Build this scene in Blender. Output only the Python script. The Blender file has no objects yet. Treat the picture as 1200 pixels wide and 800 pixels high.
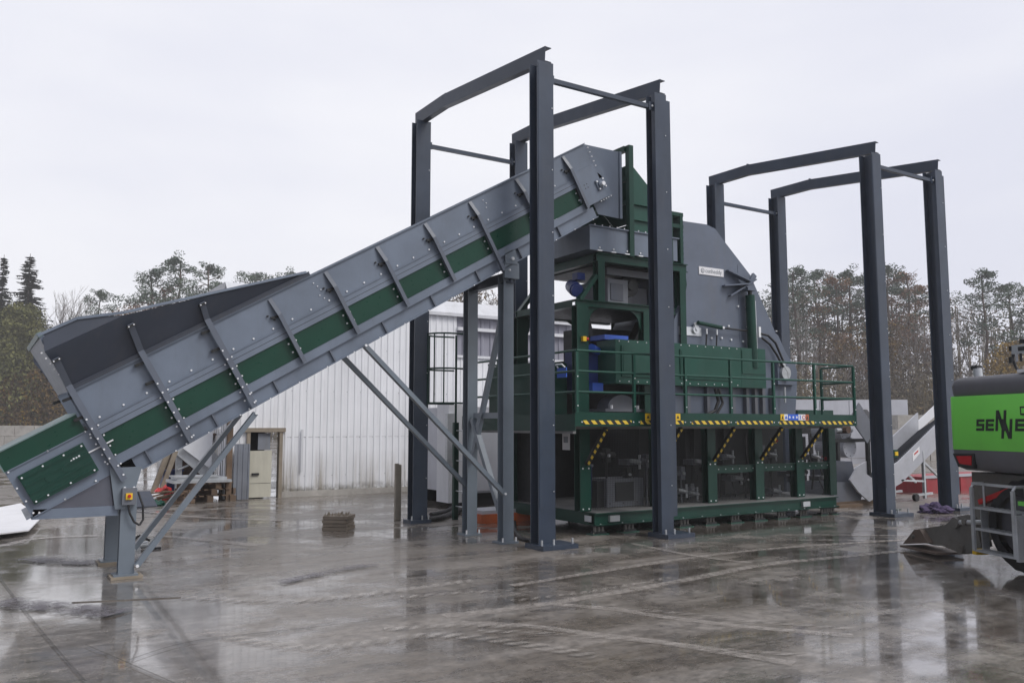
import bpy, bmesh, math, random
from mathutils import Vector, Matrix, noise
C = bpy.data.collections.new('yard'); bpy.context.scene.collection.children.link(C)
SC = bpy.context.scene
random.seed(7)
rad = math.radians
# ------------------------------------------------------------------ survey of the place: camera data used to measure real positions
F = 990.; EYE = 1.75; TH = math.atan2(1580, 995); PIT = math.atan2(98, F)
FW = Vector((math.cos(TH), math.sin(TH), 0)); RT = Vector((math.sin(TH), -math.cos(TH), 0))
def ray(u, v):
    a = (u-600)/F; b = (400-v)/F
    fh = math.cos(PIT)-b*math.sin(PIT); up = math.sin(PIT)+b*math.cos(PIT)
    return Vector((FW.x*fh+RT.x*a, FW.y*fh+RT.y*a, up))
def onY(u, v, Y):
    d = ray(u, v); t = Y/d.y; return Vector((d.x*t, Y, EYE+d.z*t))
def onX(u, v, X):
    d = ray(u, v); t = X/d.x; return Vector((X, d.y*t, EYE+d.z*t))
def onG(u, v, z=0.):
    d = ray(u, v); t = (z-EYE)/d.z; return Vector((d.x*t, d.y*t, z))
def far(u, d):
    return FW*d + RT*(d*(u-600)/F)
# ------------------------------------------------------------------ materials
MAT = {}
def newmat(name):
    m = bpy.data.materials.new(name); m.use_nodes = True; MAT[name] = m
    nt = m.node_tree; b = nt.nodes['Principled BSDF']
    return m, nt, b
def nd(nt, t, **kw):
    n = nt.nodes.new(t)
    for k, v in kw.items():
        if k.startswith('i_'):
            key = k[2:]; key = int(key) if key.isdigit() else key.replace('_', ' ')
            n.inputs[key].default_value = v
        else: setattr(n, k, v)
    return n
def mth(nt, op, a, b=None, c=None, clamp=False):
    n = nt.nodes.new('ShaderNodeMath'); n.operation = op; n.use_clamp = clamp
    for i, x in enumerate((a, b, c)):
        if x is None: continue
        if isinstance(x, (int, float)): n.inputs[i].default_value = x
        else: nt.links.new(x, n.inputs[i])
    return n.outputs[0]
def ramp(nt, fac, stops):
    r = nt.nodes.new('ShaderNodeValToRGB'); e = r.color_ramp.elements
    while len(e) < len(stops): e.new(0.5)
    for i, (p, c) in enumerate(stops):
        e[i].position = p; e[i].color = (c if isinstance(c, tuple) else (c, c, c))+(1,) if not (isinstance(c, tuple) and len(c) == 4) else c
    nt.links.new(fac, r.inputs[0]); return r.outputs[0]
def noisetex(nt, scale, detail=4, rough=.55, stretch=None, off=(0, 0, 0)):
    g = nt.nodes.new('ShaderNodeNewGeometry'); mp = nt.nodes.new('ShaderNodeMapping')
    nt.links.new(g.outputs['Position'], mp.inputs[0])
    if stretch: mp.inputs['Scale'].default_value = stretch
    mp.inputs['Location'].default_value = off
    n = nd(nt, 'ShaderNodeTexNoise', i_Scale=scale, i_Detail=detail, i_Roughness=rough)
    nt.links.new(mp.outputs[0], n.inputs['Vector']); return n.outputs['Fac']
def mixc(nt, fac, a, b, mode='MIX'):
    n = nt.nodes.new('ShaderNodeMix'); n.data_type = 'RGBA'; n.blend_type = mode
    for i, x in ((0, fac), (6, a), (7, b)):
        if isinstance(x, (int, float)): n.inputs[i].default_value = x
        elif isinstance(x, tuple): n.inputs[i].default_value = x+(1,) if len(x) == 3 else x
        else: nt.links.new(x, n.inputs[i])
    return n.outputs[2]
def paint(name, col, rough=.4, var=.16, metal=0., dirt=.18, dirtcol=(.16, .14, .12), streak=True, bump=.0, spec=.5):
    m, nt, b = newmat(name)
    n1 = noisetex(nt, 1.7, 6, .6); n2 = noisetex(nt, 14, 4, .6)
    v = ramp(nt, n1, [(.3, 1-var), (.7, 1+var)])
    c = mixc(nt, 1., col, v, 'MULTIPLY')
    if dirt:
        n3 = noisetex(nt, 3.2, 7, .7, (1, 1, .16) if streak else None, (3, 1, 7))
        f = ramp(nt, n3, [(.5, 0.), (.75, dirt)])
        c = mixc(nt, f, c, dirtcol)
    nt.links.new(c, b.inputs['Base Color'])
    r = ramp(nt, n2, [(.3, max(.03, rough-.04)), (.7, min(1, rough+.07))])
    nt.links.new(r, b.inputs['Roughness']); b.inputs['Metallic'].default_value = metal
    b.inputs['Specular IOR Level'].default_value = spec
    if bump:
        bp = nd(nt, 'ShaderNodeBump', i_Strength=bump, i_Distance=.02); nt.links.new(n1, bp.inputs['Height']); nt.links.new(bp.outputs[0], b.inputs['Normal'])
    return m
paint('anthracite_paint', (.034, .048, .076), .33, .2, dirt=.3, dirtcol=(.085, .095, .105))
paint('conveyor_grey_paint', (.148, .18, .235), .38, .14, dirt=.4, dirtcol=(.1, .115, .14))
paint('hopper_grey_paint', (.048, .058, .082), .42, .1)
paint('rib_grey_paint', (.11, .128, .165), .4, .12)
paint('leg_grey_paint', (.15, .18, .215), .36, .12)
paint('housing_grey_paint', (.115, .138, .185), .48, .12, dirt=.25, bump=.15)
paint('body_grey_paint', (.13, .14, .165), .5, .15, dirt=.35)
paint('green_paint', (.0035, .046, .027), .3, .2, dirt=.05, dirtcol=(.1, .12, .1), spec=.3)
paint('green_frame_paint', (.0045, .042, .029), .36, .2, dirt=.06, dirtcol=(.1, .12, .1), spec=.3)
paint('green_cabinet_paint', (.010, .068, .048), .38, .15, dirt=.14, dirtcol=(.1, .13, .12), spec=.35)
paint('mint_edge_paint', (.15, .22, .22), .4, .1, dirt=0)
paint('dark_steel', (.008, .0095, .011), .5, .3, dirt=.15, dirtcol=(.06, .055, .05))
paint('black_rubber', (.015, .015, .017), .55, .3, dirt=.3, dirtcol=(.09, .085, .08), bump=.3)
paint('black_plastic', (.02, .02, .022), .4, .1, dirt=0)
paint('zinc', (.62, .64, .66), .35, .15, metal=.7, dirt=.1)
paint('bolt_zinc', (.8, .81, .83), .3, .05, metal=.15, dirt=0)
paint('galvanised_steel', (.5, .52, .54), .42, .22, metal=.45, dirt=.5, dirtcol=(.16, .15, .14), streak=False)
paint('grating_steel', (.2, .2, .2), .5, .25, metal=.2, dirt=.4, dirtcol=(.12, .11, .1), streak=False)
paint('dull_metal_pan', (.12, .125, .15), .2, .2, metal=.6, dirt=.4, dirtcol=(.12, .11, .13), streak=False)
paint('blue_paint', (.012, .03, .15), .4, .2)
paint('bright_blue_paint', (.03, .10, .48), .4, .15)
paint('blue_sign_paint', (.03, .12, .6), .5, 0, dirt=0)
paint('yellow_paint', (.78, .5, .02), .4, .1, dirt=.1)
paint('red_paint', (.5, .02, .02), .4, .15, dirt=.2)
paint('orange_paint', (.5, .11, .03), .5, .3, dirt=.4, streak=False)
paint('white_paint', (.68, .69, .72), .45, .06, dirt=.2, dirtcol=(.35, .33, .3))
paint('sign_white', (.75, .75, .77), .4, .03, dirt=0)
paint('container_white', (.52, .53, .58), .45, .06, dirt=.25, dirtcol=(.3, .3, .32))
paint('cladding_grey', (.26, .26, .31), .55, .12, dirt=.4, dirtcol=(.2, .2, .22))
paint('roof_white', (.62, .63, .66), .5, .1, dirt=.5, dirtcol=(.42, .42, .42), streak=False)
paint('cream_paint', (.56, .54, .45), .45, .06, dirt=.25)
paint('weathered_grey_board', (.2, .22, .26), .6, .2, dirt=.4)
paint('old_wood', (.15, .1, .065), .8, .4, dirt=.5, dirtcol=(.06, .045, .035), bump=.6)
paint('pale_wood', (.26, .22, .17), .75, .3, dirt=.5, dirtcol=(.09, .07, .05), bump=.5)
paint('weathered_stone', (.2, .165, .13), .8, .35, dirt=.5, bump=.5)
paint('foot_brown', (.12, .085, .068), .6, .3, dirt=.4, streak=False)
paint('pale_timber', (.36, .32, .26), .7, .3, dirt=.5)
paint('rust_brown', (.09, .05, .032), .75, .4, dirt=.4, streak=False, bump=.4)
paint('worn_steel', (.13, .125, .115), .5, .3, dirt=.6, dirtcol=(.1, .075, .055), streak=False, bump=.3)
paint('concrete_block', (.42, .4, .37), .85, .16, dirt=.6, dirtcol=(.2, .18, .16), streak=False, bump=.5)
paint('handler_grey', (.115, .115, .13), .5, .1, dirt=.35, dirtcol=(.12, .11, .1), streak=False)
paint('handler_green', (.20, .72, .10), .35, .05, dirt=.12, dirtcol=(.18, .3, .1), streak=False)
paint('lettering_dark', (.02, .025, .022), .4, 0, dirt=0)
paint('lettering_grey', (.22, .24, .27), .4, 0, dirt=0)
paint('tail_lamp_red', (.45, .02, .025), .15, .1, dirt=0)
paint('silver_conveyor_paint', (.42, .43, .47), .4, .12, dirt=.4, dirtcol=(.25, .24, .24), streak=False)
paint('belt_grey', (.10, .105, .12), .5, .3, dirt=.3, dirtcol=(.12, .12, .12))
paint('skip_red', (.30, .022, .03), .5, .2, dirt=.5, dirtcol=(.2, .1, .09))
paint('purple_cloth', (.06, .04, .1), .85, .3, dirt=.2, bump=.6)
paint('white_sheet', (.74, .74, .76), .5, .06, dirt=.2, dirtcol=(.5, .48, .46), streak=False)
paint('bark', (.085, .06, .048), .9, .3, dirt=.3, dirtcol=(.16, .09, .05), streak=False)
paint('grey_bark', (.2, .175, .165), .9, .3, dirt=.3, dirtcol=(.2, .18, .16), streak=False)
paint('birch_bark', (.4, .38, .36), .8, .2, dirt=.5, dirtcol=(.08, .07, .06), streak=False)
def foliage(name, stops, scale=.45, trans=.0, off=(0, 0, 0)):
    m, nt, b = newmat(name)
    n1 = noisetex(nt, scale, 3, .6, off=off); n2 = noisetex(nt, 5., 2, .5, off=off)
    s = mth(nt, 'ADD', mth(nt, 'MULTIPLY', n1, .6), mth(nt, 'MULTIPLY', n2, .4))
    nt.links.new(ramp(nt, s, stops), b.inputs['Base Color']); b.inputs['Roughness'].default_value = .8
    b.inputs['Specular IOR Level'].default_value = .15
    return m
foliage('pine_needles', [(.36, (.045, .07, .056)), (.5, (.075, .108, .08)), (.64, (.115, .15, .1))])
foliage('spruce_needles', [(.36, (.009, .016, .014)), (.5, (.018, .03, .024)), (.64, (.032, .048, .034))])
foliage('thuja_leaves', [(.38, (.065, .072, .03)), (.5, (.135, .138, .052)), (.62, (.21, .2, .075))])
foliage('autumn_leaves', [(.36, (.04, .028, .018)), (.48, (.085, .055, .028)), (.56, (.16, .1, .03)), (.66, (.3, .2, .04))], 1.2)
foliage('yellow_leaves', [(.36, (.11, .075, .02)), (.5, (.26, .17, .04)), (.64, (.42, .27, .05))], 1.)
foliage('rust_leaves', [(.36, (.09, .05, .036)), (.5, (.18, .1, .06)), (.64, (.28, .16, .08))])
foliage('scrub_twigs', [(.36, (.075, .064, .052)), (.46, (.12, .1, .078)), (.56, (.16, .135, .085)), (.68, (.24, .17, .08))], .22)
def hazard_mat():
    m, nt, b = newmat('hazard_stripes')
    g = nt.nodes.new('ShaderNodeNewGeometry'); s = nt.nodes.new('ShaderNodeSeparateXYZ'); nt.links.new(g.outputs['Position'], s.inputs[0])
    q = mth(nt, 'FRACT', mth(nt, 'MULTIPLY', mth(nt, 'ADD', mth(nt, 'ADD', s.outputs['X'], mth(nt, 'MULTIPLY', s.outputs['Y'], -.8)), s.outputs['Z']), 6.4))
    c = mixc(nt, mth(nt, 'GREATER_THAN', q, .5), (.016, .017, .016), (.74, .52, .05))
    nt.links.new(c, b.inputs['Base Color']); b.inputs['Roughness'].default_value = .45
hazard_mat()
def corr_mat(name, col, stain):
    m, nt, b = newmat(name)
    g = nt.nodes.new('ShaderNodeNewGeometry'); s = nt.nodes.new('ShaderNodeSeparateXYZ'); nt.links.new(g.outputs['Position'], s.inputs[0])
    st = noisetex(nt, 2.4, 7, .72, (1.6, 1, .1), (2, 2, 2)); n1 = noisetex(nt, .7, 4, .5); bl = noisetex(nt, 4.5, 6, .7)
    c = mixc(nt, ramp(nt, n1, [(.35, 0.), (.7, 1.)]), col, tuple(x*.86 for x in col))
    c = mixc(nt, ramp(nt, st, [(.5, 0.), (.66, .45), (.78, .7)]), c, tuple(x*.62 for x in col))
    low = mth(nt, 'SUBTRACT', 1.15, s.outputs['Z'], clamp=True)
    grime = mth(nt, 'MULTIPLY', low, ramp(nt, st, [(.42, 0.), (.62, .9)]))
    c = mixc(nt, grime, c, stain)
    lo2 = mth(nt, 'SUBTRACT', .34, s.outputs['Z'], clamp=True)
    c = mixc(nt, mth(nt, 'MULTIPLY', mth(nt, 'MULTIPLY', lo2, 4.2, clamp=True), ramp(nt, bl, [(.38, 0.), (.56, 1.)])), c, (.12, .11, .08))
    nt.links.new(c, b.inputs['Base Color']); b.inputs['Roughness'].default_value = .5
corr_mat('white_cladding', (.86, .87, .90), (.3, .26, .2))
def ground_mat():
    m, nt, b = newmat('wet_concrete')
    big = noisetex(nt, .16, 5, .6, off=(4, 9, 0)); mid = noisetex(nt, .9, 7, .65); fine = noisetex(nt, 9, 6, .7); grit = noisetex(nt, 42, 6, .8); med = noisetex(nt, 3.2, 5, .65, (.8, 1.3, 1))
    smear = noisetex(nt, .8, 6, .65, (.28, 1.9, 1), (5, 5, 0))
    c = mixc(nt, ramp(nt, mid, [(.32, 0.), (.7, 1.)]), (.115, .098, .083), (.245, .218, .192))
    c = mixc(nt, ramp(nt, smear, [(.46, 0.), (.6, .7)]), c, (.37, .34, .315))
    c = mixc(nt, ramp(nt, smear, [(.3, .55), (.42, 0.)]), c, (.06, .049, .040))
    c = mixc(nt, ramp(nt, big, [(.42, 0.), (.62, .4)]), c, (.115, .088, .064))
    c = mixc(nt, ramp(nt, med, [(.34, .55), (.47, 0.)]), c, (.06, .05, .042))
    c = mixc(nt, ramp(nt, med, [(.56, 0.), (.66, .35)]), c, (.34, .31, .285))
    c = mixc(nt, ramp(nt, fine, [(.33, .6), (.6, 0.)]), c, (.05, .045, .04))
    c = mixc(nt, ramp(nt, grit, [(.58, 0.), (.66, .6)]), c, (.5, .47, .44))
    c = mixc(nt, ramp(nt, grit, [(.33, .6), (.42, 0.)]), c, (.05, .045, .04))
    # older, muddier ground beyond the slab
    nt.links.new(c, b.inputs['Base Color'])
    w = mth(nt, 'ADD', mth(nt, 'MULTIPLY', big, .55), mth(nt, 'MULTIPLY', mid, .45))
    wet = ramp(nt, w, [(.455, 1.), (.535, 0.)])         # 1 = standing water
    rr = mth(nt, 'ADD', mth(nt, 'MULTIPLY', fine, .3), .08)
    rr = mth(nt, 'ADD', ramp(nt, smear, [(.4, 0.), (.62, .3)]), rr)
    r = nt.nodes.new('ShaderNodeMix'); nt.links.new(wet, r.inputs[0]); nt.links.new(rr, r.inputs[2]); r.inputs[3].default_value = .045
    nt.links.new(r.outputs[0], b.inputs['Roughness'])
    b.inputs['IOR'].default_value = 1.5
    nt.links.new(mth(nt, 'ADD', mth(nt, 'MULTIPLY', wet, .7), .15), b.inputs['Coat Weight']); b.inputs['Coat Roughness'].default_value = .06; b.inputs['Coat IOR'].default_value = 1.45
    h = mth(nt, 'ADD', mth(nt, 'MULTIPLY', fine, .42), mth(nt, 'MULTIPLY', grit, .14)); h = mth(nt, 'ADD', h, mth(nt, 'MULTIPLY', smear, .9)); h = mth(nt, 'ADD', h, mth(nt, 'MULTIPLY', med, 2.4))
    st = mth(nt, 'ADD', mth(nt, 'MULTIPLY', mth(nt, 'SUBTRACT', 1., wet), .55), .10)
    bp = nd(nt, 'ShaderNodeBump', i_Distance=.012); nt.links.new(st, bp.inputs['Strength']); nt.links.new(h, bp.inputs['Height'])
    nt.links.new(bp.outputs[0], b.inputs['Normal'])
ground_mat()
def ribbon_mat(name, col, amax, lo, hi, rough=.35, tread=0.):
    m, nt, b = newmat(name)
    uv = nt.nodes.new('ShaderNodeUVMap'); s = nt.nodes.new('ShaderNodeSeparateXYZ'); nt.links.new(uv.outputs[0], s.inputs[0])
    e = mth(nt, 'SUBTRACT', 1., mth(nt, 'ABSOLUTE', mth(nt, 'SUBTRACT', mth(nt, 'MULTIPLY', s.outputs['Y'], 2.), 1.)))
    e = mth(nt, 'MULTIPLY', e, 2.2, clamp=True)
    n = noisetex(nt, 3., 7, .7); n2 = noisetex(nt, 22, 4, .6)
    a = mth(nt, 'MULTIPLY', e, ramp(nt, mth(nt, 'ADD', mth(nt, 'MULTIPLY', n, .65), mth(nt, 'MULTIPLY', n2, .35)), [(lo, 0.), (hi, amax)]))
    if tread:
        w = mth(nt, 'SINE', mth(nt, 'ADD', mth(nt, 'MULTIPLY', s.outputs['X'], 42.), mth(nt, 'MULTIPLY', s.outputs['Y'], 5.)))
        a = mth(nt, 'MULTIPLY', a, mth(nt, 'ADD', mth(nt, 'MULTIPLY', w, tread*.5), 1-tread*.5))
    b.inputs['Base Color'].default_value = col+(1,); b.inputs['Roughness'].default_value = rough
    nt.links.new(a, b.inputs['Alpha'])
ribbon_mat('pale_mud', (.46, .42, .385), .72, .32, .58, tread=.3)
ribbon_mat('tread_mud', (.45, .415, .38), .65, .34, .6, tread=.95)
ribbon_mat('dark_joint', (.055, .05, .045), .5, .25, .42, .5)
ribbon_mat('grit_patch', (.13, .12, .135), .9, .4, .56, .6)
ribbon_mat('wet_glaze', (.12, .115, .11), .6, .38, .52, .04)
# ------------------------------------------------------------------ mesh builder
class MB:
    def __init__(s, xf=None): s.v = []; s.f = []; s.m = []; s.sm = []; s.xf = xf
    def add(s, vs, fs, m=0, smooth=False):
        o = len(s.v)
        s.v += [(s.xf(Vector(p)) if s.xf else Vector(p)) for p in vs]
        s.f += [tuple(i+o for i in f) for f in fs]; s.m += [m]*len(fs); s.sm += [smooth]*len(fs)
        return s
    def box(s, x0, x1, y0, y1, z0, z1, m=0):
        return s.add([(x0, y0, z0), (x1, y0, z0), (x1, y1, z0), (x0, y1, z0), (x0, y0, z1), (x1, y0, z1), (x1, y1, z1), (x0, y1, z1)],
                     [(0, 3, 2, 1), (4, 5, 6, 7), (0, 1, 5, 4), (1, 2, 6, 5), (2, 3, 7, 6), (3, 0, 4, 7)], m)
    def prism(s, poly, ax, c0, c1, m=0):       # ax: the axis it is pushed along
        n = len(poly)
        def P(a, b, c): return {'y': (a, c, b), 'x': (c, a, b), 'z': (a, b, c)}[ax]
        vs = [P(a, b, c0) for a, b in poly]+[P(a, b, c1) for a, b in poly]
        return s.add(vs, [tuple(range(n))[::-1], tuple(range(n, 2*n))]+[(i, (i+1) % n, n+(i+1) % n, n+i) for i in range(n)], m)
    def tube(s, p0, p1, r, r1=None, n=8, m=0, cap=True, smooth=True):
        p0 = Vector(p0); p1 = Vector(p1); d = p1-p0
        if d.length < 1e-6: return s
        r1 = r if r1 is None else r1
        q = d.to_track_quat('Z', 'Y'); vs = []
        for p, rr in ((p0, r), (p1, r1)):
            for i in range(n):
                a = 2*math.pi*i/n; vs.append(p+q@Vector((rr*math.cos(a), rr*math.sin(a), 0)))
        s.add(vs, [(i, (i+1) % n, n+(i+1) % n, n+i) for i in range(n)], m, smooth)
        if cap: s.add(vs, [tuple(range(n))[::-1], tuple(range(n, 2*n))], m)
        return s
    def path(s, pts, r, n=8, m=0):
        for a, b in zip(pts[:-1], pts[1:]): s.tube(a, b, r, n=n, m=m)
        return s
    def bar(s, p0, p1, w, h, m=0, up=(0, 0, 1)):
        p0 = Vector(p0); p1 = Vector(p1); d = (p1-p0).normalized(); a = d.cross(Vector(up))
        if a.length < 1e-4: a = d.cross(Vector((0, 1, 0)))
        a.normalize(); b = a.cross(d)
        vs = [p+a*(w/2*i)+b*(h/2*j) for p in (p0, p1) for i, j in ((-1, -1), (1, -1), (1, 1), (-1, 1))]
        return s.add(vs, [(0, 1, 2, 3), (7, 6, 5, 4), (0, 4, 5, 1), (1, 5, 6, 2), (2, 6, 7, 3), (3, 7, 4, 0)], m)
    def ibeam(s, p0, p1, w, h, t=.012, tw=.01, up=(0, 0, 1), m=0):
        p0 = Vector(p0); p1 = Vector(p1); u = Vector(up); d = (p1-p0).normalized()
        a = d.cross(u).normalized(); b = a.cross(d)
        for sg in (-1, 1): s.bar(p0+b*sg*(h-t)/2, p1+b*sg*(h-t)/2, w, t, m, up)
        s.bar(p0, p1, tw, h-2*t, m, up); return s
    def bolt(s, p, ax, r=.014, l=.012, m=1):
        r *= .88; p = Vector(p); a = Vector(ax); return s.tube(p, p+a*l, r, n=6, m=m, smooth=False)
    def build(s, name, mats, parent=None, bevel=0):
        me = bpy.data.meshes.new(name)
        o = bpy.data.objects.new(name, me)
        off = Vector((0, 0, 0)); q = parent
        while q: off += q.location; q = q.parent
        R = None
        if parent:
            top = parent
            while top.parent: top = top.parent
            if '_rz' in top: R = Matrix.Rotation(-top['_rz'], 3, 'Z')
        vs = [(R@(p-off) if R else p-off) for p in s.v]
        me.from_pydata(vs, [], s.f)
        if isinstance(mats, str): mats = [mats]
        for k in mats: me.materials.append(MAT[k])
        me.polygons.foreach_set('material_index', [min(i, len(mats)-1) for i in s.m]); me.polygons.foreach_set('use_smooth', s.sm)
        bm = bmesh.new(); bm.from_mesh(me); bmesh.ops.recalc_face_normals(bm, faces=bm.faces)
        bm.to_mesh(me); bm.free(); me.update()
        C.objects.link(o); o.parent = parent
        if bevel:
            b = o.modifiers.new('edge', 'BEVEL'); b.width = bevel; b.segments = 3; b.limit_method = 'ANGLE'; b.angle_limit = rad(40)
        return o
def root(name, loc, label, cat, group=None, rz=0.):
    o = bpy.data.objects.new(name, None); C.objects.link(o); o.location = loc; o.empty_display_size = .3
    o['label'] = label; o['category'] = cat
    if group: o['group'] = group
    if rz: o.rotation_euler.z = rz; o['_rz'] = rz
    return o
def tag(o, label, cat, group=None):
    o['label'] = label; o['category'] = cat
    if group: o['group'] = group
    return o
def struct(o, label=None, cat=None):
    o['kind'] = 'structure'
    if label: o['label'] = label
    if cat: o['category'] = cat
    return o
def text(s, size, ext, mat, name, parent, M, shear=0., bold=.0):
    cu = bpy.data.curves.new('lettering', 'FONT'); cu.body = s; cu.size = size; cu.extrude = ext; cu.shear = shear; cu.offset = bold; cu.resolution_u = 3
    t = bpy.data.objects.new('t', cu); C.objects.link(t)
    dg = bpy.context.evaluated_depsgraph_get(); me = bpy.data.meshes.new_from_object(t.evaluated_get(dg))
    bpy.data.objects.remove(t)
    mb = MB(); mb.v = [M@v.co for v in me.vertices]; mb.f = [tuple(p.vertices) for p in me.polygons]; mb.m = [0]*len(mb.f); mb.sm = [False]*len(mb.f)
    return mb.build(name, mat, parent)
def FACE(x, y, z):   # writing stands upright on a face that looks towards -Y
    return Matrix.Translation((x, y, z))@Matrix.Rotation(rad(90), 4, 'X')
# ------------------------------------------------------------------ ground
g = MB()
xs = [-400, -40, -10, 0, 10, 20, 40, 100, 500]; ys = [-200, -20, 0, 10, 20, 40, 100, 600]
vs = [(x, y, 0) for y in ys for x in xs]; nx = len(xs)
g.add(vs, [(j*nx+i, j*nx+i+1, (j+1)*nx+i+1, (j+1)*nx+i) for j in range(len(ys)-1) for i in range(nx-1)])
struct(g.build('ground', 'wet_concrete'), 'wet grey brown concrete yard with puddles', 'ground')
def ribbon(pts, w, mat, name, z, label, cat='ground marks'):
    P = [onG(*p) if len(p) == 2 else Vector(p) for p in pts]
    # subdivide smoothly
    Q = []
    for i in range(len(P)-1):
        a = P[max(0, i-1)]; b = P[i]; c = P[i+1]; d = P[min(len(P)-1, i+2)]
        for k in range(8):
            t = k/8; Q.append(.5*((2*b)+(c-a)*t+(2*a-5*b+4*c-d)*t*t+(3*b-a-3*c+d)*t**3))
    Q.append(P[-1]); vs = []; L = 0; Ls = []
    for i, p in enumerate(Q):
        d = (Q[min(i+1, len(Q)-1)]-Q[max(0, i-1)]); d.z = 0; d.normalize(); n = Vector((-d.y, d.x, 0))
        if i: L += (Q[i]-Q[i-1]).length
        Ls.append(L); ww = w*(1+.25*noise.noise(Vector((L*1.3, w, 5))))
        vs += [(p.x+n.x*ww/2, p.y+n.y*ww/2, z), (p.x-n.x*ww/2, p.y-n.y*ww/2, z)]
    me = bpy.data.meshes.new(name); me.from_pydata(vs, [], [(2*i, 2*i+1, 2*i+3, 2*i+2) for i in range(len(Q)-1)])
    uv = me.uv_layers.new(name='UVMap')
    for poly in me.polygons:
        for li, vi in zip(poly.loop_indices, poly.vertices): uv.data[li].uv = (Ls[vi//2], vi % 2)
    me.materials.append(MAT[mat]); o = bpy.data.objects.new(name, me); C.objects.link(o)
    return struct(o, label, cat)
TR = [([(600, 686), (700, 670), (835, 650), (940, 640), (1065, 632)], .16, 'pale_mud'),
      ([(520, 722), (600, 713), (700, 698), (800, 680), (900, 661), (1000, 651), (1110, 640)], .20, 'pale_mud'),
      ([(600, 704), (690, 693), (790, 676)], .12, 'tread_mud'),
      ([(650, 708), (720, 714), (780, 723), (880, 735), (1000, 745)], .16, 'pale_mud'),
      ([(700, 711), (800, 719), (880, 728), (1000, 737)], .12, 'tread_mud'),
      ([(540, 730), (620, 734), (700, 744), (790, 755), (930, 778)], .17, 'pale_mud'),
      ([(560, 740), (640, 742), (760, 752), (860, 762), (940, 768)], .11, 'tread_mud'),
      ([(470, 700), (540, 695), (620, 690)], .16, 'tread_mud'), ([(450, 738), (540, 733), (600, 735)], .16, 'tread_mud'),
      ([(915, 627), (990, 627), (1060, 628)], .10, 'pale_mud'), ([(930, 633), (990, 633), (1040, 634)], .1, 'pale_mud'),
      ([(740, 637), (810, 651), (880, 660)], .14, 'pale_mud'),
      ([(120, 596), (175, 600), (230, 606), (330, 610)], .2, 'pale_mud'), ([(0, 640), (60, 630), (180, 628), (300, 640)], .22, 'pale_mud'),
      ([(210, 700), (330, 705), (420, 698), (560, 680)], .2, 'tread_mud'), ([(240, 740), (360, 760), (520, 745), (700, 770)], .2, 'tread_mud')]
for k, (p, w, mt) in enumerate(TR): ribbon(p, w, mt, 'tyre_track', .004+.0006*k, 'pale muddy tyre track across the wet yard')
for k, (p, w) in enumerate([([(150, 775), (230, 752), (370, 736), (480, 722), (560, 708)], .018), ([(0, 678), (20, 705), (48, 740), (75, 772), (100, 800)], .022),
                            ([(100, 757), (190, 796), (230, 815)], .018), ([(250, 657), (420, 640), (590, 615)], .025)]):
    ribbon(p, w, 'dark_joint', 'slab_joint', .0145+.0006*k, 'dark open joint between concrete slabs')
ribbon([(325, 684), (365, 676), (400, 668), (440, 662)], .26, 'grit_patch', 'grit_patch', .0185, 'strip of loose grey grit on the concrete')
ribbon([(30, 655), (100, 660), (170, 655)], .5, 'grit_patch', 'grit_patch', .0192, 'loose grit scattered round the leg footing')
ribbon([(0, 706), (60, 712), (140, 720)], .5, 'grit_patch', 'grit_patch', .0198, 'thin grit on the slab by the left edge')
# low repair slab round the near leg footing
s = MB(); a, b, c, d = onG(86, 691), onG(188, 683), onG(212, 700), onG(84, 706)
s.add([(p.x, p.y, z) for z in (0.001, .010) for p in (a, b, c, d)], [(0, 1, 2, 3), (4, 5, 6, 7), (0, 1, 5, 4), (1, 2, 6, 5), (2, 3, 7, 6), (3, 0, 4, 7)])
struct(s.build('concrete_pad', 'wet_concrete'), 'low repair pad of concrete beside the leg footing', 'ground')
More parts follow.
